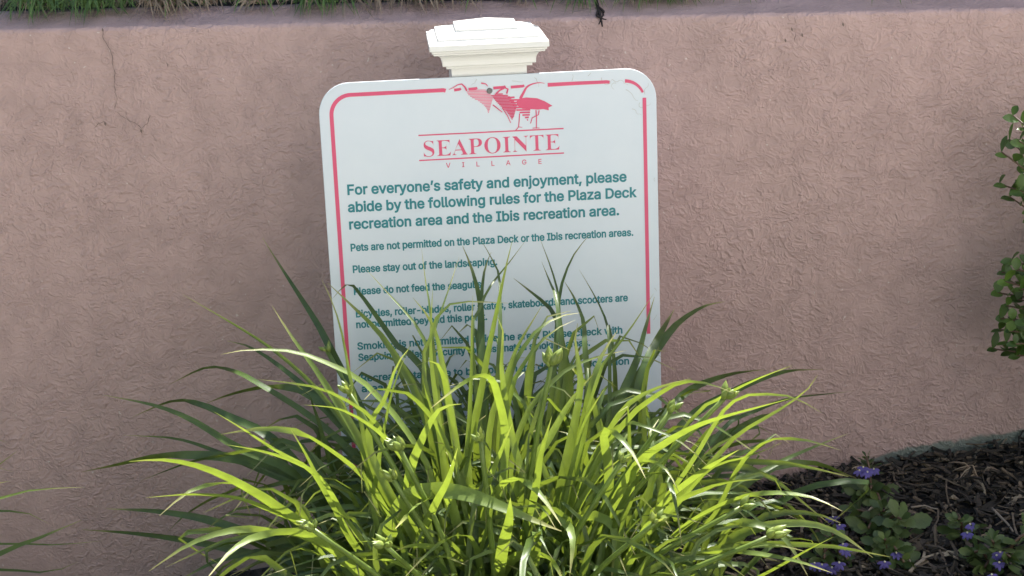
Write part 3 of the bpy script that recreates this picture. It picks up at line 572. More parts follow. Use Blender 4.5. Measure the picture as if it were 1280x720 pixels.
# leaves one can follow in the photograph: kind (D shaded, M between, L sunlit), width (px), visible points from low to tip
LEAVES = """
D 8 470,600 400,530 322,479 289,463 256,460 211,481
D 9 420,640 364,588 298,560 242,526 194,507 130,494
D 10 425,640 380,590 336,545 289,522 246,504 213,502 166,521
D 6 420,640 370,607 313,583 265,562 218,548 154,544
D 12 430,670 392,628 355,593 298,574 242,569 194,571 147,581 102,590
L 12 425,690 390,665 355,640 303,607 251,584 204,575 161,577
D 11 440,730 380,695 313,668 256,649 194,639 133,636
D 9 440,735 380,712 313,692 242,677 171,667 102,662
D 4 380,560 330,560 280,569 240,577 209,588 173,602
D 4 330,616 280,618 237,640 209,665
D 10 480,590 430,535 383,491 336,484 289,493 256,505
M 6 470,590 430,530 390,480 345,440 300,410 228,368
D 8 480,570 430,520 393,493 350,458 313,434 283,426
D 10 490,590 460,530 440,490 415,440 400,410 378,375 352,335 328,297
L 8 540,600 515,550 487,512 449,474 402,451 364,439 313,437 276,443
L 10 480,620 449,550 421,503 393,460 364,420 340,382
L 6 510,590 480,545 459,517 407,488 364,479 320,474
L 6 520,600 492,560 468,536 426,512 380,506
L 7 450,690 412,626 388,588 346,564 303,536 268,515
L 12 520,690 482,640 459,602 421,569 374,541 327,536 276,543
L 6 440,660 402,600 369,578 327,564 284,556
L 5 440,680 420,640 402,607 383,569 363,536
L 8 420,690 374,655 341,640 298,623 242,618 183,622
L 10 430,730 383,668 355,637 317,611 279,604 237,614 199,645
L 10 460,740 420,695 383,673 336,663 289,663 237,680 186,714
L 11 470,740 420,690 374,666 322,670 289,689 258,724
M 12 570,640 545,560 522,495 500,454 474,416 444,386 410,354
D 8 545,500 520,450 500,436 485,416 459,379 440,356 429,359 415,374
L 5 470,600 447,510 436,465 429,424 417,382 402,349
M 7 560,510 537,442 519,405 489,371 457,336
M 6 548,500 541,427 537,382 532,352 527,311
L 7 552,560 545,500 539,450 539,401 541,360
L 10 570,560 560,495 552,450 545,416 534,394 516,372
M 6 530,490 541,420 551,390 564,352 574,321
D 12 604,560 604,480 601,427 601,382 590,337 578,307
D 6 622,480 625,420 625,382 624,345 614,322 600,298
D 9 604,500 602,440 601,390 605,341 614,315
D 4 590,430 600,385 614,356 635,330 656,302
L 12 570,640 585,570 601,495 611,439 622,386 631,341 641,298
L 8 586,600 588,510 590,450 590,409 591,369
L 5 530,470 536,430 549,390 567,379 590,377 637,379
L 11 655,620 640,550 629,484 627,450 629,416 621,394
L 8 612,540 630,480 646,435 661,409 678,381
L 9 625,560 636,475 650,442 672,412 699,396 725,391
L 8 628,560 642,480 655,455 672,431 699,409 719,400
D 9 712,520 702,427 691,390 665,366 642,348
D 5 706,480 700,405 697,364 687,330 674,296
D 6 702,450 695,375 687,352 677,327
D 6 690,490 695,430 697,394 702,356 717,319 738,292
D 8 735,520 731,435 729,401 717,371 705,351
D 4 758,540 762,480 761,420 755,394 740,364 724,337
L 12 724,500 722,450 719,424 722,404
L 13 720,580 737,495 746,461 755,439 772,413
L 5 745,480 756,453 770,435 792,405 817,367
D 12 750,570 777,495 796,450 807,409 818,371
D 13 780,560 804,465 822,424 833,404 843,386
D 13 745,600 770,540 800,470 830,425 850,402 880,383 906,377
L 7 640,580 660,515 684,484 710,461 747,446 783,438
L 10 560,500 552,465 541,451 521,457
L 9 462,560 483,495 496,457 513,433
L 6 560,560 519,499 492,489 470,487 455,500
L 9 632,560 622,495 612,472 594,471 571,484 539,510
L 8 710,610 727,538 740,511 758,482
L 12 630,650 660,587 687,547 713,502 742,467
L 9 720,620 748,564 767,529 789,502 824,484 864,473
L 7 740,590 784,525 816,498 851,478 887,480 918,492
L 6 860,530 904,496 931,481 958,469 990,457
D 10 790,620 833,556 869,516 904,496 940,478 984,464 1029,462
D 9 820,540 851,496 882,478 918,467 956,462
L 6 860,610 918,547 940,532 976,511 1007,489 1022,469
L 6 850,600 900,520 920,500 944,493 989,496 1027,516
L 13 740,680 793,587 824,560 860,538 896,524 949,509 989,498
D 4 900,540 940,516 984,499 1030,493 1067,489
D 12 820,640 878,560 913,542 949,522 984,513
L 7 880,660 920,590 940,565 967,549 1011,551 1051,563
M 9 850,670 904,609 949,591 984,573 1024,556 1060,542
L 6 840,640 887,587 927,573 953,564 978,553
L 8 770,720 824,636 869,596 896,578 924,562
L 8 800,680 842,631 878,613 913,602 952,599
L 9 800,720 842,671 878,644 927,622 971,616 1016,622 1053,639
L 11 850,740 900,684 940,662 984,654 1024,657 1056,671 1091,697
L 12 880,720 910,660 931,653 967,662 989,684 1011,722
L 5 930,730 976,707 1007,689 1042,671
M 8 880,680 931,631 976,636 1011,658 1031,691
L 11 760,620 755,545 767,540 789,564 807,598
L 6 740,580 776,531 816,536 856,556 884,582
L 8 780,640 793,587 811,576 833,587 849,616
L 20 470,720 490,660 510,622 540,613 576,616 616,629 664,649 702,664
L 13 600,720 610,640 633,602 660,604 682,627 702,657
L 13 620,760 627,693 636,653 638,622
L 14 660,700 687,640 709,656 716,676 712,722
L 14 700,680 735,646 762,653 769,676 764,726
L 12 620,740 640,700 669,693 691,702 706,730
M 9 720,540 735,587 753,604 784,636 816,667
L 6 780,690 800,655 824,662 858,684
L 8 480,740 520,705 553,696 584,707
M 12 540,760 549,700 567,671 600,625 633,591
L 6 470,640 473,588 476,559 492,484 513,430
L 12 520,660 511,602 525,555 549,512 577,505
L 12 560,620 532,626 516,637 494,661
L 5 540,720 501,687 464,677 435,680
L 6 560,740 497,704 457,699
L 12 620,740 577,706 549,687 516,682 492,690
M 14 500,720 473,649 440,621 402,593 390,580
M 12 650,700 690,640 700,600 715,560
L 10 590,700 600,640 612,600 628,560 640,530
L 10 700,700 720,640 745,600 780,570
L 9 650,690 668,620 676,570 690,520
L 9 520,700 540,640 560,600 572,560
D 10 820,700 870,640 920,600 960,590
D 10 840,720 890,660 950,640 1000,640
L 8 800,740 860,700 920,690 990,700 1040,716
L 7 760,740 830,700 900,690 960,680 1010,690
"""
lily = empty('daylily', (-.03, -.33, gz(-.03, -.33)))
tag(lily, 'large arching sunlit daylily clump with bud clusters, growing in front of the sign', 'plant')
fol = MB()
def seg_lily(px, py):
    return None
CB = Vector((-.03, -.33, 0))
for ln in LEAVES.strip().split('\n'):
    q = ln.split(); kind, wpx = q[0], float(q[1]); pts = [tuple(map(float, s.split(','))) for s in q[2:]]
    tx, ty = pts[-1]
    spread = abs(tx-640)/450
    if kind == 'D': y0, y1 = -.24, (-.045 if 405 < tx < 830 else rnd.uniform(-.02, .07))
    elif kind == 'M': y0, y1 = -.30, -.19
    else: y0, y1 = -.33, rnd.uniform(-.56, -.36) if ty > 480 else rnd.uniform(-.40, -.27)
    if kind == 'L' and ty < 440 and 500 < tx < 830: y1 = rnd.uniform(-.36, -.26)
    b = Vector((CB.x + (pts[0][0]-640)*.00030 + rnd.uniform(-.025, .025), CB.y + rnd.uniform(-.05, .05), 0)); b.z = gz(b.x, b.y)-.01
    n = len(pts); P = []
    for i, (px, py) in enumerate(pts):
        t = (i+1)/n; P.append(at(px, py, y0 + (y1-y0)*t**1.3))
    first = P[0]; mid_ = b.lerp(first, .5) + Vector((0, 0, .03))
    P = [b, mid_] + P
    wid = wpx*.00118*(.97 if kind != 'D' else 1.1)
    col = {'D': rnd.uniform(.0, .35), 'M': rnd.uniform(.3, .6), 'L': rnd.uniform(.55, 1.0)}[kind]  # sun and shade painted in: paler tint for sunlit leaves, darker for shaded
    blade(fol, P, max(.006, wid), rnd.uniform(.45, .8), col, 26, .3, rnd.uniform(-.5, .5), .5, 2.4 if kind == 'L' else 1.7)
# the many leaves between and behind them, tinted darker to deepen the clump's shade
def random_leaf(mb, B, spread, height, length, wid, colr, az=None, ymax=None, lim=None):
    az = rnd.uniform(0, 2*math.pi) if az is None else az
    d = Vector((math.cos(az), math.sin(az), 0)); lean = rnd.betavariate(1.6, 1.8)
    b = B + Vector((rnd.gauss(0, .045), rnd.gauss(0, .035), 0)); b.z = gz(b.x, b.y) - .01
    reach = length*(.15+.75*lean); hgt = length*(.93-.5*lean)*height
    droop = rnd.uniform(.0, .55)*lean
    P = [b, b + d*reach*.14 + Vector((0, 0, hgt*.48)), b + d*reach*.42 + Vector((0, 0, hgt*.90)),
         b + d*reach*.74 + Vector((0, 0, hgt*(1.02-.25*droop))), b + d*reach*spread + Vector((0, 0, hgt*(1-droop)))]
    for p in P[1:]:
        p += Vector((rnd.gauss(0, .008), rnd.gauss(0, .008), rnd.gauss(0, .006)))
        if ymax is not None and p.y > ymax: p.y = ymax - rnd.random()*.03
        lim_ = wall_y(p.x)-.012
        if p.y > lim_: p.y = lim_
        g_ = gz(p.x, p.y)+.006
        if p.z < g_: p.z = g_
    blade(mb, P, wid, rnd.uniform(.3, .8), colr, 14, .32, rnd.uniform(-.8, .8), .45)
for i in range(520):
    az = rnd.uniform(0, 2*math.pi)
    if math.sin(az) < -.15 and i % 4: az = -az
    ln_ = rnd.uniform(.26, .47)
    if math.sin(az) > .25: ln_ *= .9
    random_leaf(fol, CB + Vector((cg(0, .085), cg(0, .04), 0)), 1.0, .92, ln_, rnd.uniform(.0065, .0120), rnd.uniform(.0, .42), az, -.035)
for i in range(360):                                 # tall leaves at the back of the clump, against the board
    az = rnd.choice((rnd.gauss(.15, .5), rnd.gauss(math.pi-.15, .5), rnd.gauss(math.pi/2, .6)))
    B_ = CB + Vector((cg(0, .10), .11 + cg(0, .03), 0))
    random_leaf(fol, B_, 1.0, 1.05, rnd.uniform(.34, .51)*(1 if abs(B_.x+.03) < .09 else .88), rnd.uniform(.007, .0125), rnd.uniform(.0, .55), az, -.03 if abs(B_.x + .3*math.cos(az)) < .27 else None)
for i in range(170):                                 # upright ones in the middle
    az = rnd.uniform(0, 6.28)
    random_leaf(fol, CB + Vector((cg(.02, .10), cg(.02, .04), 0)), .75, 1.05, rnd.uniform(.28, .42), rnd.uniform(.007, .012), rnd.uniform(.0, .6), az, -.05)
for i in range(110):                                 # uprights tinted dark for shade between the clump's heart and the board
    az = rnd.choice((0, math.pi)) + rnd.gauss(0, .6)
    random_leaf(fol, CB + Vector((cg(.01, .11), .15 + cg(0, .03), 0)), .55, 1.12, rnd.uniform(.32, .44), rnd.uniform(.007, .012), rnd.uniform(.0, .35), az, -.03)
fol.build('foliage', LILY, lily)
st_ = MB()
for i in range(26):
    az = rnd.uniform(0, 6.28); random_leaf(st_, CB + Vector((cg(0, .12), cg(0, .05), 0)), 1.0, rnd.uniform(.35, .8), rnd.uniform(.18, .36), rnd.uniform(.004, .008), rnd.random(), az, -.04)
st_.build('withered_leaves', DRY, lily)
for (px, py, y, tall, nb) in ((689, 456, -.36, 1.1, 9), (906, 497, -.38, 1, 7), (500, 562, -.42, 1, 7), (491, 599, -.42, .8, 6), (390, 661, -.46, 1, 6), (482, 682, -.50, 1, 8),
                          (961, 671, -.46, 1.1, 6), (927, 634, -.40, .9, 5), (601, 551, -.42, .7, 5), (838, 514, -.34, .8, 5), (436, 491, -.34, .8, 6),
                          (409, 439, -.12, .7, 5), (776, 578, -.42, .8, 6), (820, 652, -.48, .8, 5)):
    T = at(px, py, y); b = Vector((CB.x + (T.x-CB.x)*.25, CB.y + rnd.uniform(-.04, .04), 0)); b.z = gz(b.x, b.y)
    m_ = b.lerp(T, .55) + Vector((-(T.x-b.x)*.16, 0, .02))
    mb = MB(); C = spline([b, m_, T], 12); mb.tube(C, .0042, .0030, 7, (.75, .4, .5))
    st_ = mb.build('flower_stalk', LILY, lily)
    up = (C[-1]-C[-3]).normalized(); mb = MB()
    for j in range(nb):
        a = 2*math.pi*j/nb + rnd.random(); k_ = rnd.uniform(.2, .85)
        side = Vector((math.cos(a), math.sin(a), 0)); ax = (up*1.0 + side*k_).normalized()
        L_ = rnd.uniform(.013, .022)*tall; c0 = T - up*.003 + side*.0025 + up*rnd.uniform(0, .006)
        mb.ell(c0, ax, L_*.235, L_, 8, 8, (rnd.uniform(.4, 1), .3, .5), 0, .85)
    for j in range(2):                                   # small bract
        a = rnd.uniform(0, 6.28); s_ = Vector((math.cos(a), math.sin(a), 0))
        blade(mb, [T-up*.004, T+s_*.006+up*.006, T+s_*.010+up*.016], .005, .5, .7, 5)
    b_ = mb.build('bud_cluster', BUD, st_)

# second clump, cut by the left edge
L2 = empty('daylily', (-.93, -.22, gz(-.93, -.22)))
tag(L2, 'daylily at the left edge of the view, only its leaf tips showing against the wall', 'plant')
mb = MB(); B2 = Vector((-.93, -.22, 0))
for wpx, y, col, s in ((5, -.22, .9, '-60,650 0,623 45,612 106,609'), (9, -.1, .3, '-80,740 0,692 50,672 102,650'), (7, -.05, .2, '-60,620 0,580 22,563'), (6, -.24, .9, '-60,625 0,606 13,601'),
                       (6, -.02, .15, '-60,650 0,640 30,640 62,655'), (4, .0, .3, '-60,690 10,680 70,681 128,676'), (5, .02, .1, '-40,720 60,715 98,702'), (5, -.05, .2, '-50,560 0,550 8,553'),
                       (4, .05, .1, '-60,600 0,583 16,590')):
    pts = [tuple(map(float, q.split(','))) for q in s.split()]
    b = B2 + Vector((rnd.gauss(0, .03), rnd.gauss(0, .03), 0)); b.z = gz(b.x, b.y)
    P = [b, b.lerp(at(*pts[0], y-.05), .5)+Vector((0, 0, .04))] + [at(*p, y) for p in pts]
    blade(mb, P, wpx*.0012, .6, col, 18, .3, .3, .5)  # tint stands in for light: sunlit tips pale, shaded ones dark
for i in range(90): random_leaf(mb, B2, 1.0, .85, rnd.uniform(.20, .40), rnd.uniform(.008, .014), rnd.uniform(.1, .9), rnd.uniform(.55*math.pi, 1.75*math.pi))
mb.build('foliage', LILY, L2)

# ------------------------------------------------------------------ shrub at the right edge
def oval_leaf(mb, p, d, nrm, L, W, col, fold=.25, curl=.12):
    d = d.normalized(); s_ = d.cross(nrm).normalized(); nn = s_.cross(d)
    V = []; c = []
    for u, wv_ in ((0, .08), (.18, .55), (.42, .95), (.68, 1.0), (.88, .62), (1.0, .08)):
        o = p + d*(L*u) - nn*(L*curl*u*u); w_ = W*wv_/2
        V += [o - s_*w_ + nn*w_*fold, o, o + s_*w_ + nn*w_*fold]; c += [(col, u*.85, 0), (col, u*.85, .5), (col, u*.85, 1)]
    mb.add(V, [(3*i+k, 3*i+k+1, 3*i+k+4, 3*i+k+3) for i in range(5) for k in range(2)], c)
sh = empty('shrub', (.86, -.06, gz(.86, -.06)))
tag(sh, 'evergreen shrub with small rounded glossy leaves against the wall at the right edge', 'shrub')
mb = MB(); tw = MB()
root = Vector((.88, -.05, gz(.88, -.05)))
sprigs = []
for (px, py, y) in ((1266, 144, -.02), (1252, 190, -.03), (1262, 176, .0), (1276, 196, -.02), (1249, 230, -.04), (1262, 246, -.03), (1277, 218, .0), (1284, 275, -.02), (1252, 340, -.02),
                    (1264, 326, -.05), (1246, 366, -.03), (1258, 382, -.07), (1249, 412, -.05), (1241, 436, -.04), (1262, 352, -.06), (1266, 400, -.08), (1258, 428, -.08), (1272, 375, -.04), (1276, 420, -.06), (1270, 445, -.07),
                    (1282, 340, -.03), (1286, 390, -.08), (1284, 440, -.09), (1295, 250, -.05), (1300, 190, -.03), (1296, 150, -.03), (1310, 350, -.09), (1320, 420, -.1), (1256, 352, -.08), (1250, 398, -.06), (1262, 414, -.1), (1270, 338, -.09), (1274, 362, -.1), (1280, 402, -.11), (1270, 430, -.11), (1274, 176, -.04), (1272, 240, -.05), (1278, 158, -.02)):
    T = at(px, py, y); n_ = rnd.randint(2, 4)
    st0 = Vector((root.x + rnd.uniform(.0, .05), root.y+rnd.uniform(-.02, .02), root.z + (T.z-root.z)*rnd.uniform(.55, .8)))
    C = spline([root, st0, st0.lerp(T, .6)+Vector((0, 0, .01)), T], 10); tw.tube(C, .0045, .0011, 5, (.4, .5, .5))
    sprigs.append((C, T))
    dv = (C[-1]-C[-2]).normalized()
    for j in range(15):
        q = C[-1].lerp(C[-4], j/15); a = j*2.4+rnd.random()
        side = Vector((math.cos(a), -.5+.8*math.sin(a), .5+.5*math.sin(a*1.7))); d_ = (dv*.6+side*.8).normalized()
        oval_leaf(mb, q, d_, (Vector((0, -.45, .8))+Vector((rnd.gauss(0, .35), rnd.gauss(0, .25), rnd.gauss(0, .2)))).normalized(), rnd.uniform(.014, .027), rnd.uniform(.009, .015), rnd.uniform(.1, 1))
for i in range(60):
    z = rnd.uniform(.10, .72); x = rnd.uniform(.90, 1.16) - .05*abs(z-.35); y = wall_y(x) - rnd.uniform(.03, .30)
    T = Vector((x, y, gz(x, y)+z)); st0 = Vector((root.x+(x-root.x)*.3+.03, root.y+(y-root.y)*.4, root.z+z*rnd.uniform(.5, .75)))
    C = spline([root, st0, T], 8); tw.tube(C, .004, .0011, 5, (.4, .5, .5)); dv = (C[-1]-C[-2]).normalized()
    for j in range(18):
        q = C[-1].lerp(C[-4], j/18); a = j*2.4+rnd.random()
        side = Vector((math.cos(a), math.sin(a), .4)); d_ = (dv*.6+side*.8).normalized()
        oval_leaf(mb, q, d_, Vector((rnd.gauss(0, .35), rnd.gauss(-.35, .25), .8)).normalized(), rnd.uniform(.014, .027), rnd.uniform(.009, .015), rnd.uniform(.1, 1))
tw.build('stem', STEMR, sh); mb.build('foliage', SHRUB, sh)

# ------------------------------------------------------------------ fan flowers in the mulch
def toothed_leaf(mb, p, d, nrm, L, W, col):
    d = d.normalized(); s_ = d.cross(nrm).normalized(); nn = s_.cross(d); V = []; c = []
    pro = [(0, .10), (.15, .18), (.3, .42), (.45, .70), (.52, .66), (.60, .95), (.66, .86), (.74, 1.0), (.80, .78), (.88, .72), (.92, .45), (1.0, .05)]
    cu = rnd.uniform(.05, .3)
    for u, wv_ in pro:
        o = p + d*(L*u) - nn*(L*cu*u*u); w_ = W*wv_/2
        V += [o - s_*w_ + nn*w_*.25, o, o + s_*w_ + nn*w_*.25]; c += [(col, u*.88, 0), (col, u*.88, .5), (col, u*.88, 1)]
    mb.add(V, [(3*i+k, 3*i+k+1, 3*i+k+4, 3*i+k+3) for i in range(len(pro)-1) for k in range(2)], c)
def fan_flower(parent, p, facing):
    f = facing.normalized(); s_ = f.cross(Vector((0, 0, 1))).normalized(); up = s_.cross(f)
    mb = MB()
    for k in range(5):
        a = RAD(-90 + (k-2)*36 + rnd.uniform(-6, 6)); d = (s_*math.cos(a) + up*math.sin(a))*1.0 + f*.30
        d.normalize(); t_ = d.cross(f).normalized(); L_ = .0110*rnd.uniform(.85, 1.15); W_ = .0042
        V = []; c = []
        for u, wv_ in ((0, .25), (.3, .7), (.6, 1), (.85, .8), (1, .12)):
            o = p + d*L_*u - f*(.003*u*u); V += [o-t_*W_*wv_/2, o+f*.0006, o+t_*W_*wv_/2]; c += [(rnd.random(), u*.9, 0), (.6, u*.9, .5), (.5, u*.9, 1)]
        mb.add(V, [(3*i+k2, 3*i+k2+1, 3*i+k2+4, 3*i+k2+3) for i in range(4) for k2 in range(2)], c)
    fl = mb.build('flower', PETAL, parent)
    m2 = MB(); m2.ell(p-f*.001, f, .0016, .004, 6, 4); m2.build('throat', CREAM, fl)
def fan_plant(px, py, label, shoots, flowers):
    B = ground_at(px, py); r_ = empty('fan_flower_plant', B)
    tag(r_, label, 'flowering plant', 'fan flowers planted in the mulch')
    lf = MB(); st_ = MB()
    for (sx_, sy_, hh, nl, size) in shoots:                     # shoot tips: pixel, height over ground
        T = ground_at(sx_, sy_ + hh*780); T.z += hh
        m_ = B.lerp(T, .6) + Vector((0, 0, .012)); C = spline([B, m_, T], 8); st_.tube(C, .0028, .0018, 6)
        up = (C[-1]-C[-2]).normalized(); up = (up+Vector((0, -.25, .9))).normalized()
        for j in range(nl):
            v = j/nl; a = j*2.4 + rnd.uniform(-.3, .3)
            side = Vector((math.cos(a), math.sin(a), 0)); lay = 1-v
            d_ = side*(.35+.9*lay) + up*(1.0-.75*lay); q = T - up*(.028*lay)
            toothed_leaf(lf, q, d_, (up*1.0+side*-.3+Vector((rnd.gauss(0, .25), rnd.gauss(0, .25), 0))).normalized(), size*1.15*rnd.uniform(.6, 1.0)*(.45+.55*lay), size*.44*rnd.uniform(.8, 1.1)*(.5+.5*lay), rnd.uniform(0, 1)*(.6+.4*v))
    st_.build('stem', STEMR, r_); lf.build('foliage', FAN, r_)
    for (fx, fy, hh) in flowers:
        d = _f*FPX + _r*(fx-640) - _u*(fy-360); g_ = ground_at(fx, fy+hh*780)
        t_ = (g_.y - CAM.y)/d.y; P = CAM + d*t_
        fan_flower(r_, P, Vector((rnd.uniform(-.5, .5), -1, rnd.uniform(.3, .8))))
fan_plant(1090, 625, 'tallest fan flower shoot with a green tip over violet blooms, touching the wall', [(1082, 572, .06, 15, .026), (1088, 612, .03, 10, .045), (1075, 622, .02, 9, .04), (1100, 628, .02, 8, .04)],
          [(1074, 588, .055), (1084, 590, .055), (1092, 586, .055), (1079, 584, .058)])
fan_plant(1098, 668, 'leafy fan flower plant without open blooms, in the middle of the patch', [(1070, 640, .035, 11, .05), (1105, 640, .04, 11, .05), (1125, 652, .05, 9, .05), (1085, 662, .03, 10, .05), (1120, 668, .02, 8, .045)], [])
fan_plant(1035, 690, 'fan flower plant with violet blooms beside the daylily leaf tips', [(1040, 672, .05, 13, .032), (1022, 650, .03, 9, .035), (1050, 695, .02, 9, .04), (1030, 700, .02, 9, .035)],
          [(1041, 646, .04), (1049, 656, .04), (1053, 680, .045), (1049, 703, .035), (1027, 706, .03), (1018, 704, .03), (1056, 687, .04), (1040, 709, .03)])
fan_plant(1108, 705, 'fan flower plant with two small violet blooms at the lower edge of the view', [(1105, 678, .045, 15, .036), (1120, 690, .03, 11, .045), (1130, 705, .02, 8, .04), (1090, 690, .02, 8, .04)],
          [(1120, 691, .035), (1106, 702, .03)])
fan_plant(1205, 680, 'small fan flower plant with two violet blooms, alone on bark chips', [(1196, 652, .045, 13, .03), (1205, 672, .02, 8, .035)], [(1212, 655, .04), (1209, 666, .035)])
fan_plant(1245, 715, 'broad fan flower plant with violet blooms in the lower right corner', [(1238, 680, .05, 15, .042), (1215, 694, .03, 12, .042), (1262, 700, .03, 12, .045), (1285, 670, .04, 12, .05), (1230, 712, .02, 10, .04)],
          [(1250, 690, .04), (1249, 703, .035), (1239, 718, .03), (1245, 694, .04)])

# ------------------------------------------------------------------ bark mulch, twigs
mb = MB(); rm = random.Random(11)
def chip(x, y, L, W, T, z=0.0):
    a = rm.uniform(0, 6.28); rot = Matrix.Rotation(a, 3, 'Z') @ Matrix.Rotation(rm.gauss(0, .30), 3, 'Y') @ Matrix.Rotation(rm.gauss(0, .5), 3, 'X')
    g = rm.random()
    if g < .66: c = Vector((.022, .017, .012))*rm.uniform(.5, 1.9)
    elif g < .93: c = Vector((.105, .078, .052))*rm.uniform(.6, 1.4)
    else: c = Vector((.24, .19, .13))*rm.uniform(.6, 1.4)
    V = []; k = 3
    for i in range(k+1):
        u = i/k-.5; ww = W/2*rm.uniform(.45, 1.05); bend = rm.gauss(0, .05)*L
        for s_, t_ in ((-1, -1), (1, -1), (1, 1), (-1, 1)): V.append(rot @ Vector((u*L, s_*ww+bend, t_*T/2)) + Vector((x, y, gz(x, y)+.004+z)))
    F = [(4*i+j, 4*i+(j+1) % 4, 4*i+4+(j+1) % 4, 4*i+4+j) for i in range(k) for j in range(4)] + [(3, 2, 1, 0), (4*k, 4*k+1, 4*k+2, 4*k+3)]
    mb.add(V, F, tuple(c))
for i in range(12000):
    x = rm.uniform(-1.3, 1.35) if i < 3000 else rm.uniform(.3, 1.1); y = rm.uniform(-.9, wall_y(x)-.004)
    b = rm.random()
    if b < .55: chip(x, y, rm.uniform(.004, .015), rm.uniform(.002, .007), rm.uniform(.001, .004), rm.uniform(0, .006))
    elif b < .93: chip(x, y, rm.uniform(.012, .034), rm.uniform(.002, .010), rm.uniform(.001, .004), rm.uniform(0, .01))
    else: chip(x, y, rm.uniform(.04, .08), rm.uniform(.002, .005), rm.uniform(.001, .003), rm.uniform(.004, .012))
tag(mb.build('bark_mulch', MULCH, smooth=False), kind='stuff')
def twig(px, label, r0=.0022, m=SAND, name='twig', lift=.012):
    P = [ground_at(*p)+Vector((0, 0, lift)) for p in px]
    mb = MB(); mb.tube(spline(P, 9), r0, r0*.6, 6); tag(mb.build(name, m), label, 'twig')
twig([(1240, 646), (1252, 658), (1260, 666), (1266, 675)], 'pale forked twig lying on the bark chips near the right edge')
twig([(1139, 644), (1156, 642), (1164, 645), (1172, 646)], 'short grey twig lying flat beside the leafy fan flower plant', .0016)
twig([(1180, 618), (1200, 626), (1222, 640)], 'long brown twig slanting across the bark chips', .0016, MULCH if False else plain('brown_twig', (.12, .09, .07), .8, .3, .3, 60))
twig([(1131, 697), (1136, 708), (1141, 722)], 'thin straight straw standing by the lower fan flower plants', .0011)
twig([(1256, 632), (1270, 632), (1285, 631)], 'pale straw at the right edge of the bark chips', .0012)
tf = empty('dry_grass_tuft', ground_at(1223, 602)); tag(tf, 'small withered straw tuft sprouting from the bark chips near the wall', 'dry grass')
mb = MB()
for i in range(16):
    a = rnd.uniform(0, 6.28); b = tf.location.copy(); d = Vector((math.cos(a), math.sin(a)*.6, 0)); L_ = rnd.uniform(.02, .05)
    blade(mb, [b, b+d*L_*.4+Vector((0, 0, L_*.6)), b+d*L_+Vector((0, 0, L_*rnd.uniform(-.1, .7)))], .0022, .5, rnd.random(), 6)
mb.build('blades', DRY, tf)

# ------------------------------------------------------------------ turf hanging over the ledge, shade-casting greenery added on the upper bed
gm = MB(); dm = MB(); rg = random.Random(5)
def tuft(x, back, n, L, green, spread=.02, over=.8):
    for i in range(n):
        b = Vector((x+rg.gauss(0, spread), 0, 0)); b.y = wall_y(b.x)+LEDGE+back+rg.uniform(-.004, .03); b.z = wall_top(b.x)+RISE+.004
        a = rg.gauss(-math.pi/2, over); d = Vector((math.cos(a), math.sin(a), 0)); l = L*rg.uniform(.5, 1.2)
        hh = rg.uniform(.1, .7); dr = rg.uniform(.1, 1.1)
        P = [b, b+d*l*.4+Vector((0, 0, l*hh)), b+d*l*.95+Vector((0, 0, l*(hh-dr)))]
        for p in P: p.z = max(p.z, wall_top(p.x)+.002+RISE*min(1, max(0, (p.y-wall_y(p.x))/LEDGE)))
        g_ = rg.random() < green
        blade(gm if g_ else dm, P, rg.uniform(.0018, .0040), rg.uniform(.2, .8), rg.random(), 6, .3, .4, .3)
for i in range(400):
    x = rg.uniform(-1.1, 1.3); dens = noise.noise(Vector((x*4, 3, 0)))
    left = sstep(.55, -.1, x)
    tuft(x, rg.uniform(.012, .06) + .012*sstep(.15, .5, x), rg.randint(4, 9), rg.uniform(.018, .040), .5 if dens > .1 else .12, .015)
for i in range(1500):
    x = rg.uniform(-2.4, 2.6); inside = -1.1 < x < 1.3
    tuft(x, rg.uniform(.05 if inside else .0, .26), 5, rg.uniform(.02, .045), .6, .03, 1.6)
def tx(px): return at(px, 6, .28).x
for px, nn_, L_, gr in ((25, 26, .045, .9), (52, 34, .052, 1), (110, 40, .055, .95), (143, 16, .05, .9), (195, 40, .055, .1), (212, 20, .05, .1), (255, 14, .03, .2), (320, 24, .04, .15), (385, 34, .055, .75), (425, 26, .06, .7),
                        (470, 24, .045, .1), (520, 30, .05, .1), (550, 24, .05, .1), (590, 18, .04, .3), (640, 18, .035, .2), (680, 18, .045, .25), (720, 34, .055, .95), (775, 16, .045, .7), (800, 34, .052, .9), (832, 36, .052, .95),
                        (862, 16, .04, .8), (905, 12, .035, .9), (1078, 14, .04, 1)):
    tuft(tx(px), -.016, int(nn_*1.5), L_*1.25, gr, .011, .8)
mb = MB(); mb.v, mb.f, mb.c = gm.v + dm.v, gm.f + [tuple(i+len(gm.v) for i in f) for f in dm.f], gm.c + dm.c
o = mb.build('turf', [GRASS, DRY]); o.data.polygons.foreach_set('material_index', [0]*len(gm.f) + [1]*len(dm.f)); tag(o, kind='stuff')
P = [at(744, 0, wall_y(.17)+.07), at(747, 8, wall_y(.17)+.038), at(750, 18, wall_y(.17)+.006), at(753, 33, wall_y(.17)-.012)]
mb = MB(); C = spline(P, 10); mb.tube(C, .0035, .0012, 6)
mb.tube(spline([C[4], C[6]+Vector((.006, 0, 0)), C[8]+Vector((-.004, -.002, -.004))], 6), .003, .0008, 5)
mb.tube(spline([C[5], C[7]+Vector((-.005, 0, 0)), C[8]+Vector((.007, -.002, .002))], 6), .0025, .0008, 5)
tag(mb.build('dead_stem', BLACKTWIG), 'dark withered stem hanging over the wall ledge right of the post cap', 'twig')
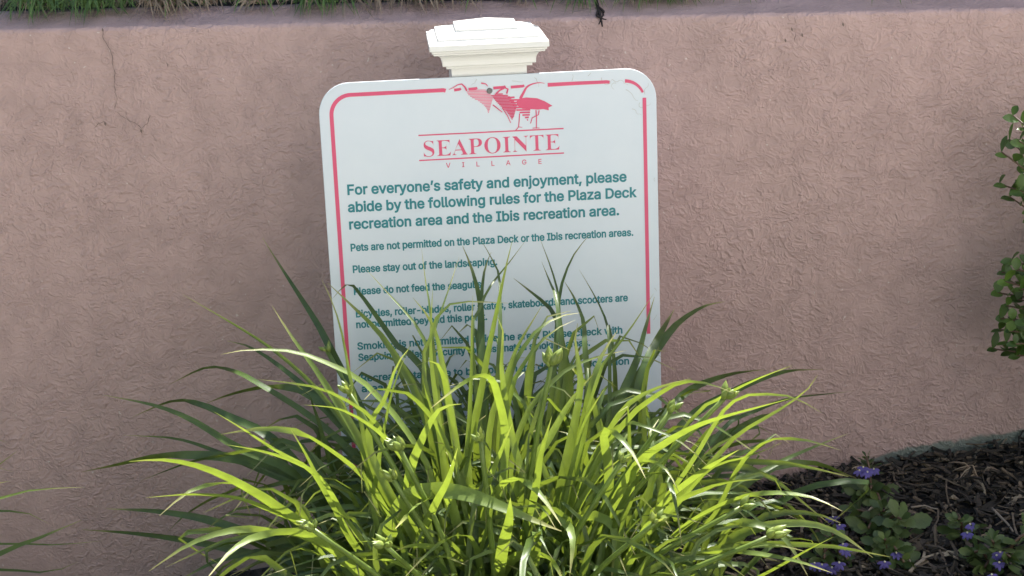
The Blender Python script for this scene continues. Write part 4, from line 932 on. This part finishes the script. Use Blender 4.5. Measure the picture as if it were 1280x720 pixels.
# unseen low greenery added further back so its shade falls over the ledge
hd = empty('added_hedge', (0, .75, wall_top(0))); tag(hd, 'unseen clipped greenery added on the upper bed to shade the wall ledge', 'added_hedge')
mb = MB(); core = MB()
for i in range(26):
    x = -2.6+.2*i; core.box((x, wall_y(x)+.50, wall_top(x)+.38), .198, .26, .64)  # solid core boxes that stop sun passing between the leaves
for i in range(30000):
    x = rg.uniform(-2.75, 2.75); u = rg.random()
    z = rg.uniform(.02, .72) if u < .7 else rg.uniform(.66, .745); y = (.31+rg.uniform(0, .075)+.02*math.sin(x*9)) if u < .7 else rg.uniform(.325, .68)
    q = Vector((x, wall_y(x)+y, wall_top(x)+z)); d = Vector((rg.gauss(0, 1), rg.gauss(-.4, 1), rg.gauss(.4, .7)))
    oval_leaf(mb, q, d, Vector((rg.gauss(0, .5), rg.gauss(-.3, .5), 1)).normalized(), rg.uniform(.022, .034), .016, rg.random())
core.build('hedge_core', plain('hedge_shade', (.018, .028, .010), .9), hd, False); mb.build('foliage', SHRUB, hd)

# ------------------------------------------------------------------ unseen pale block added across the path, bouncing light from the front right
bd = empty('bounce_building', (5.4, -4.4, -.3)); tag(bd, 'unseen pale stuccoed block added across the path to bounce light onto the wall', 'bounce_building')
FAC = plain('pale_facade', (.76, .73, .69), .8, .3, .06, 3); GLASS = plain('window_glass', (.03, .04, .05), .1, .5, .1, 2)
mb = MB(); mb.box((5.4, -6.4, 3.2), 10.0, 4.0, 7.0); mb.build('wall', FAC, bd, False)
for i in range(4):
    for j in range(2):
        mb = MB(); mb.box((1.9+2.4*i, -4.37, 1.9+2.8*j), 1.0, .08, 1.4); mb.build('window', GLASS, bd, False)
mb = MB(); mb.box((5.4, -6.4, 6.85), 10.5, 4.5, .3); mb.build('roof', plain('roof_edge', (.5, .48, .45), .8), bd, False)

tb = empty('added_hedge', (-4.2, -4.6, -.6)); tag(tb, 'unseen tall evergreen screen added across the path to block sky light from the left', 'added_hedge')  # unseen dark screen, added to keep sky light off from the left
mb = MB(); V = []; nx, nz_ = 40, 24
for j in range(nz_+1):
    for i in range(nx+1):
        x = -8.4+8.0*i/nx; z = -.8+7.3*j/nz_
        V.append((x, -4.2+.35*noise.noise(Vector((x*1.5, z*1.5, 0)))+.2*noise.noise(Vector((x*5, z*5, 3))) - (.8*max(0, (j/nz_-.8)*5)**2), z))
m0 = len(V); V += [(v[0], -6.0, v[2]) for v in V[:m0]]
F = [(j*(nx+1)+i, j*(nx+1)+i+1, (j+1)*(nx+1)+i+1, (j+1)*(nx+1)+i) for j in range(nz_) for i in range(nx)]
F += [tuple(m0+q for q in f[::-1]) for f in F] + [(nz_*(nx+1)+i, nz_*(nx+1)+i+1, m0+nz_*(nx+1)+i+1, m0+nz_*(nx+1)+i) for i in range(nx)]
F += [(j*(nx+1)+e, (j+1)*(nx+1)+e, m0+(j+1)*(nx+1)+e, m0+j*(nx+1)+e) for j in range(nz_) for e in (0, nx)]
mb.add(V, F); mb.build('foliage', plain('hedge_green', (.035, .06, .022), .8, .3, .5, 30), tb)
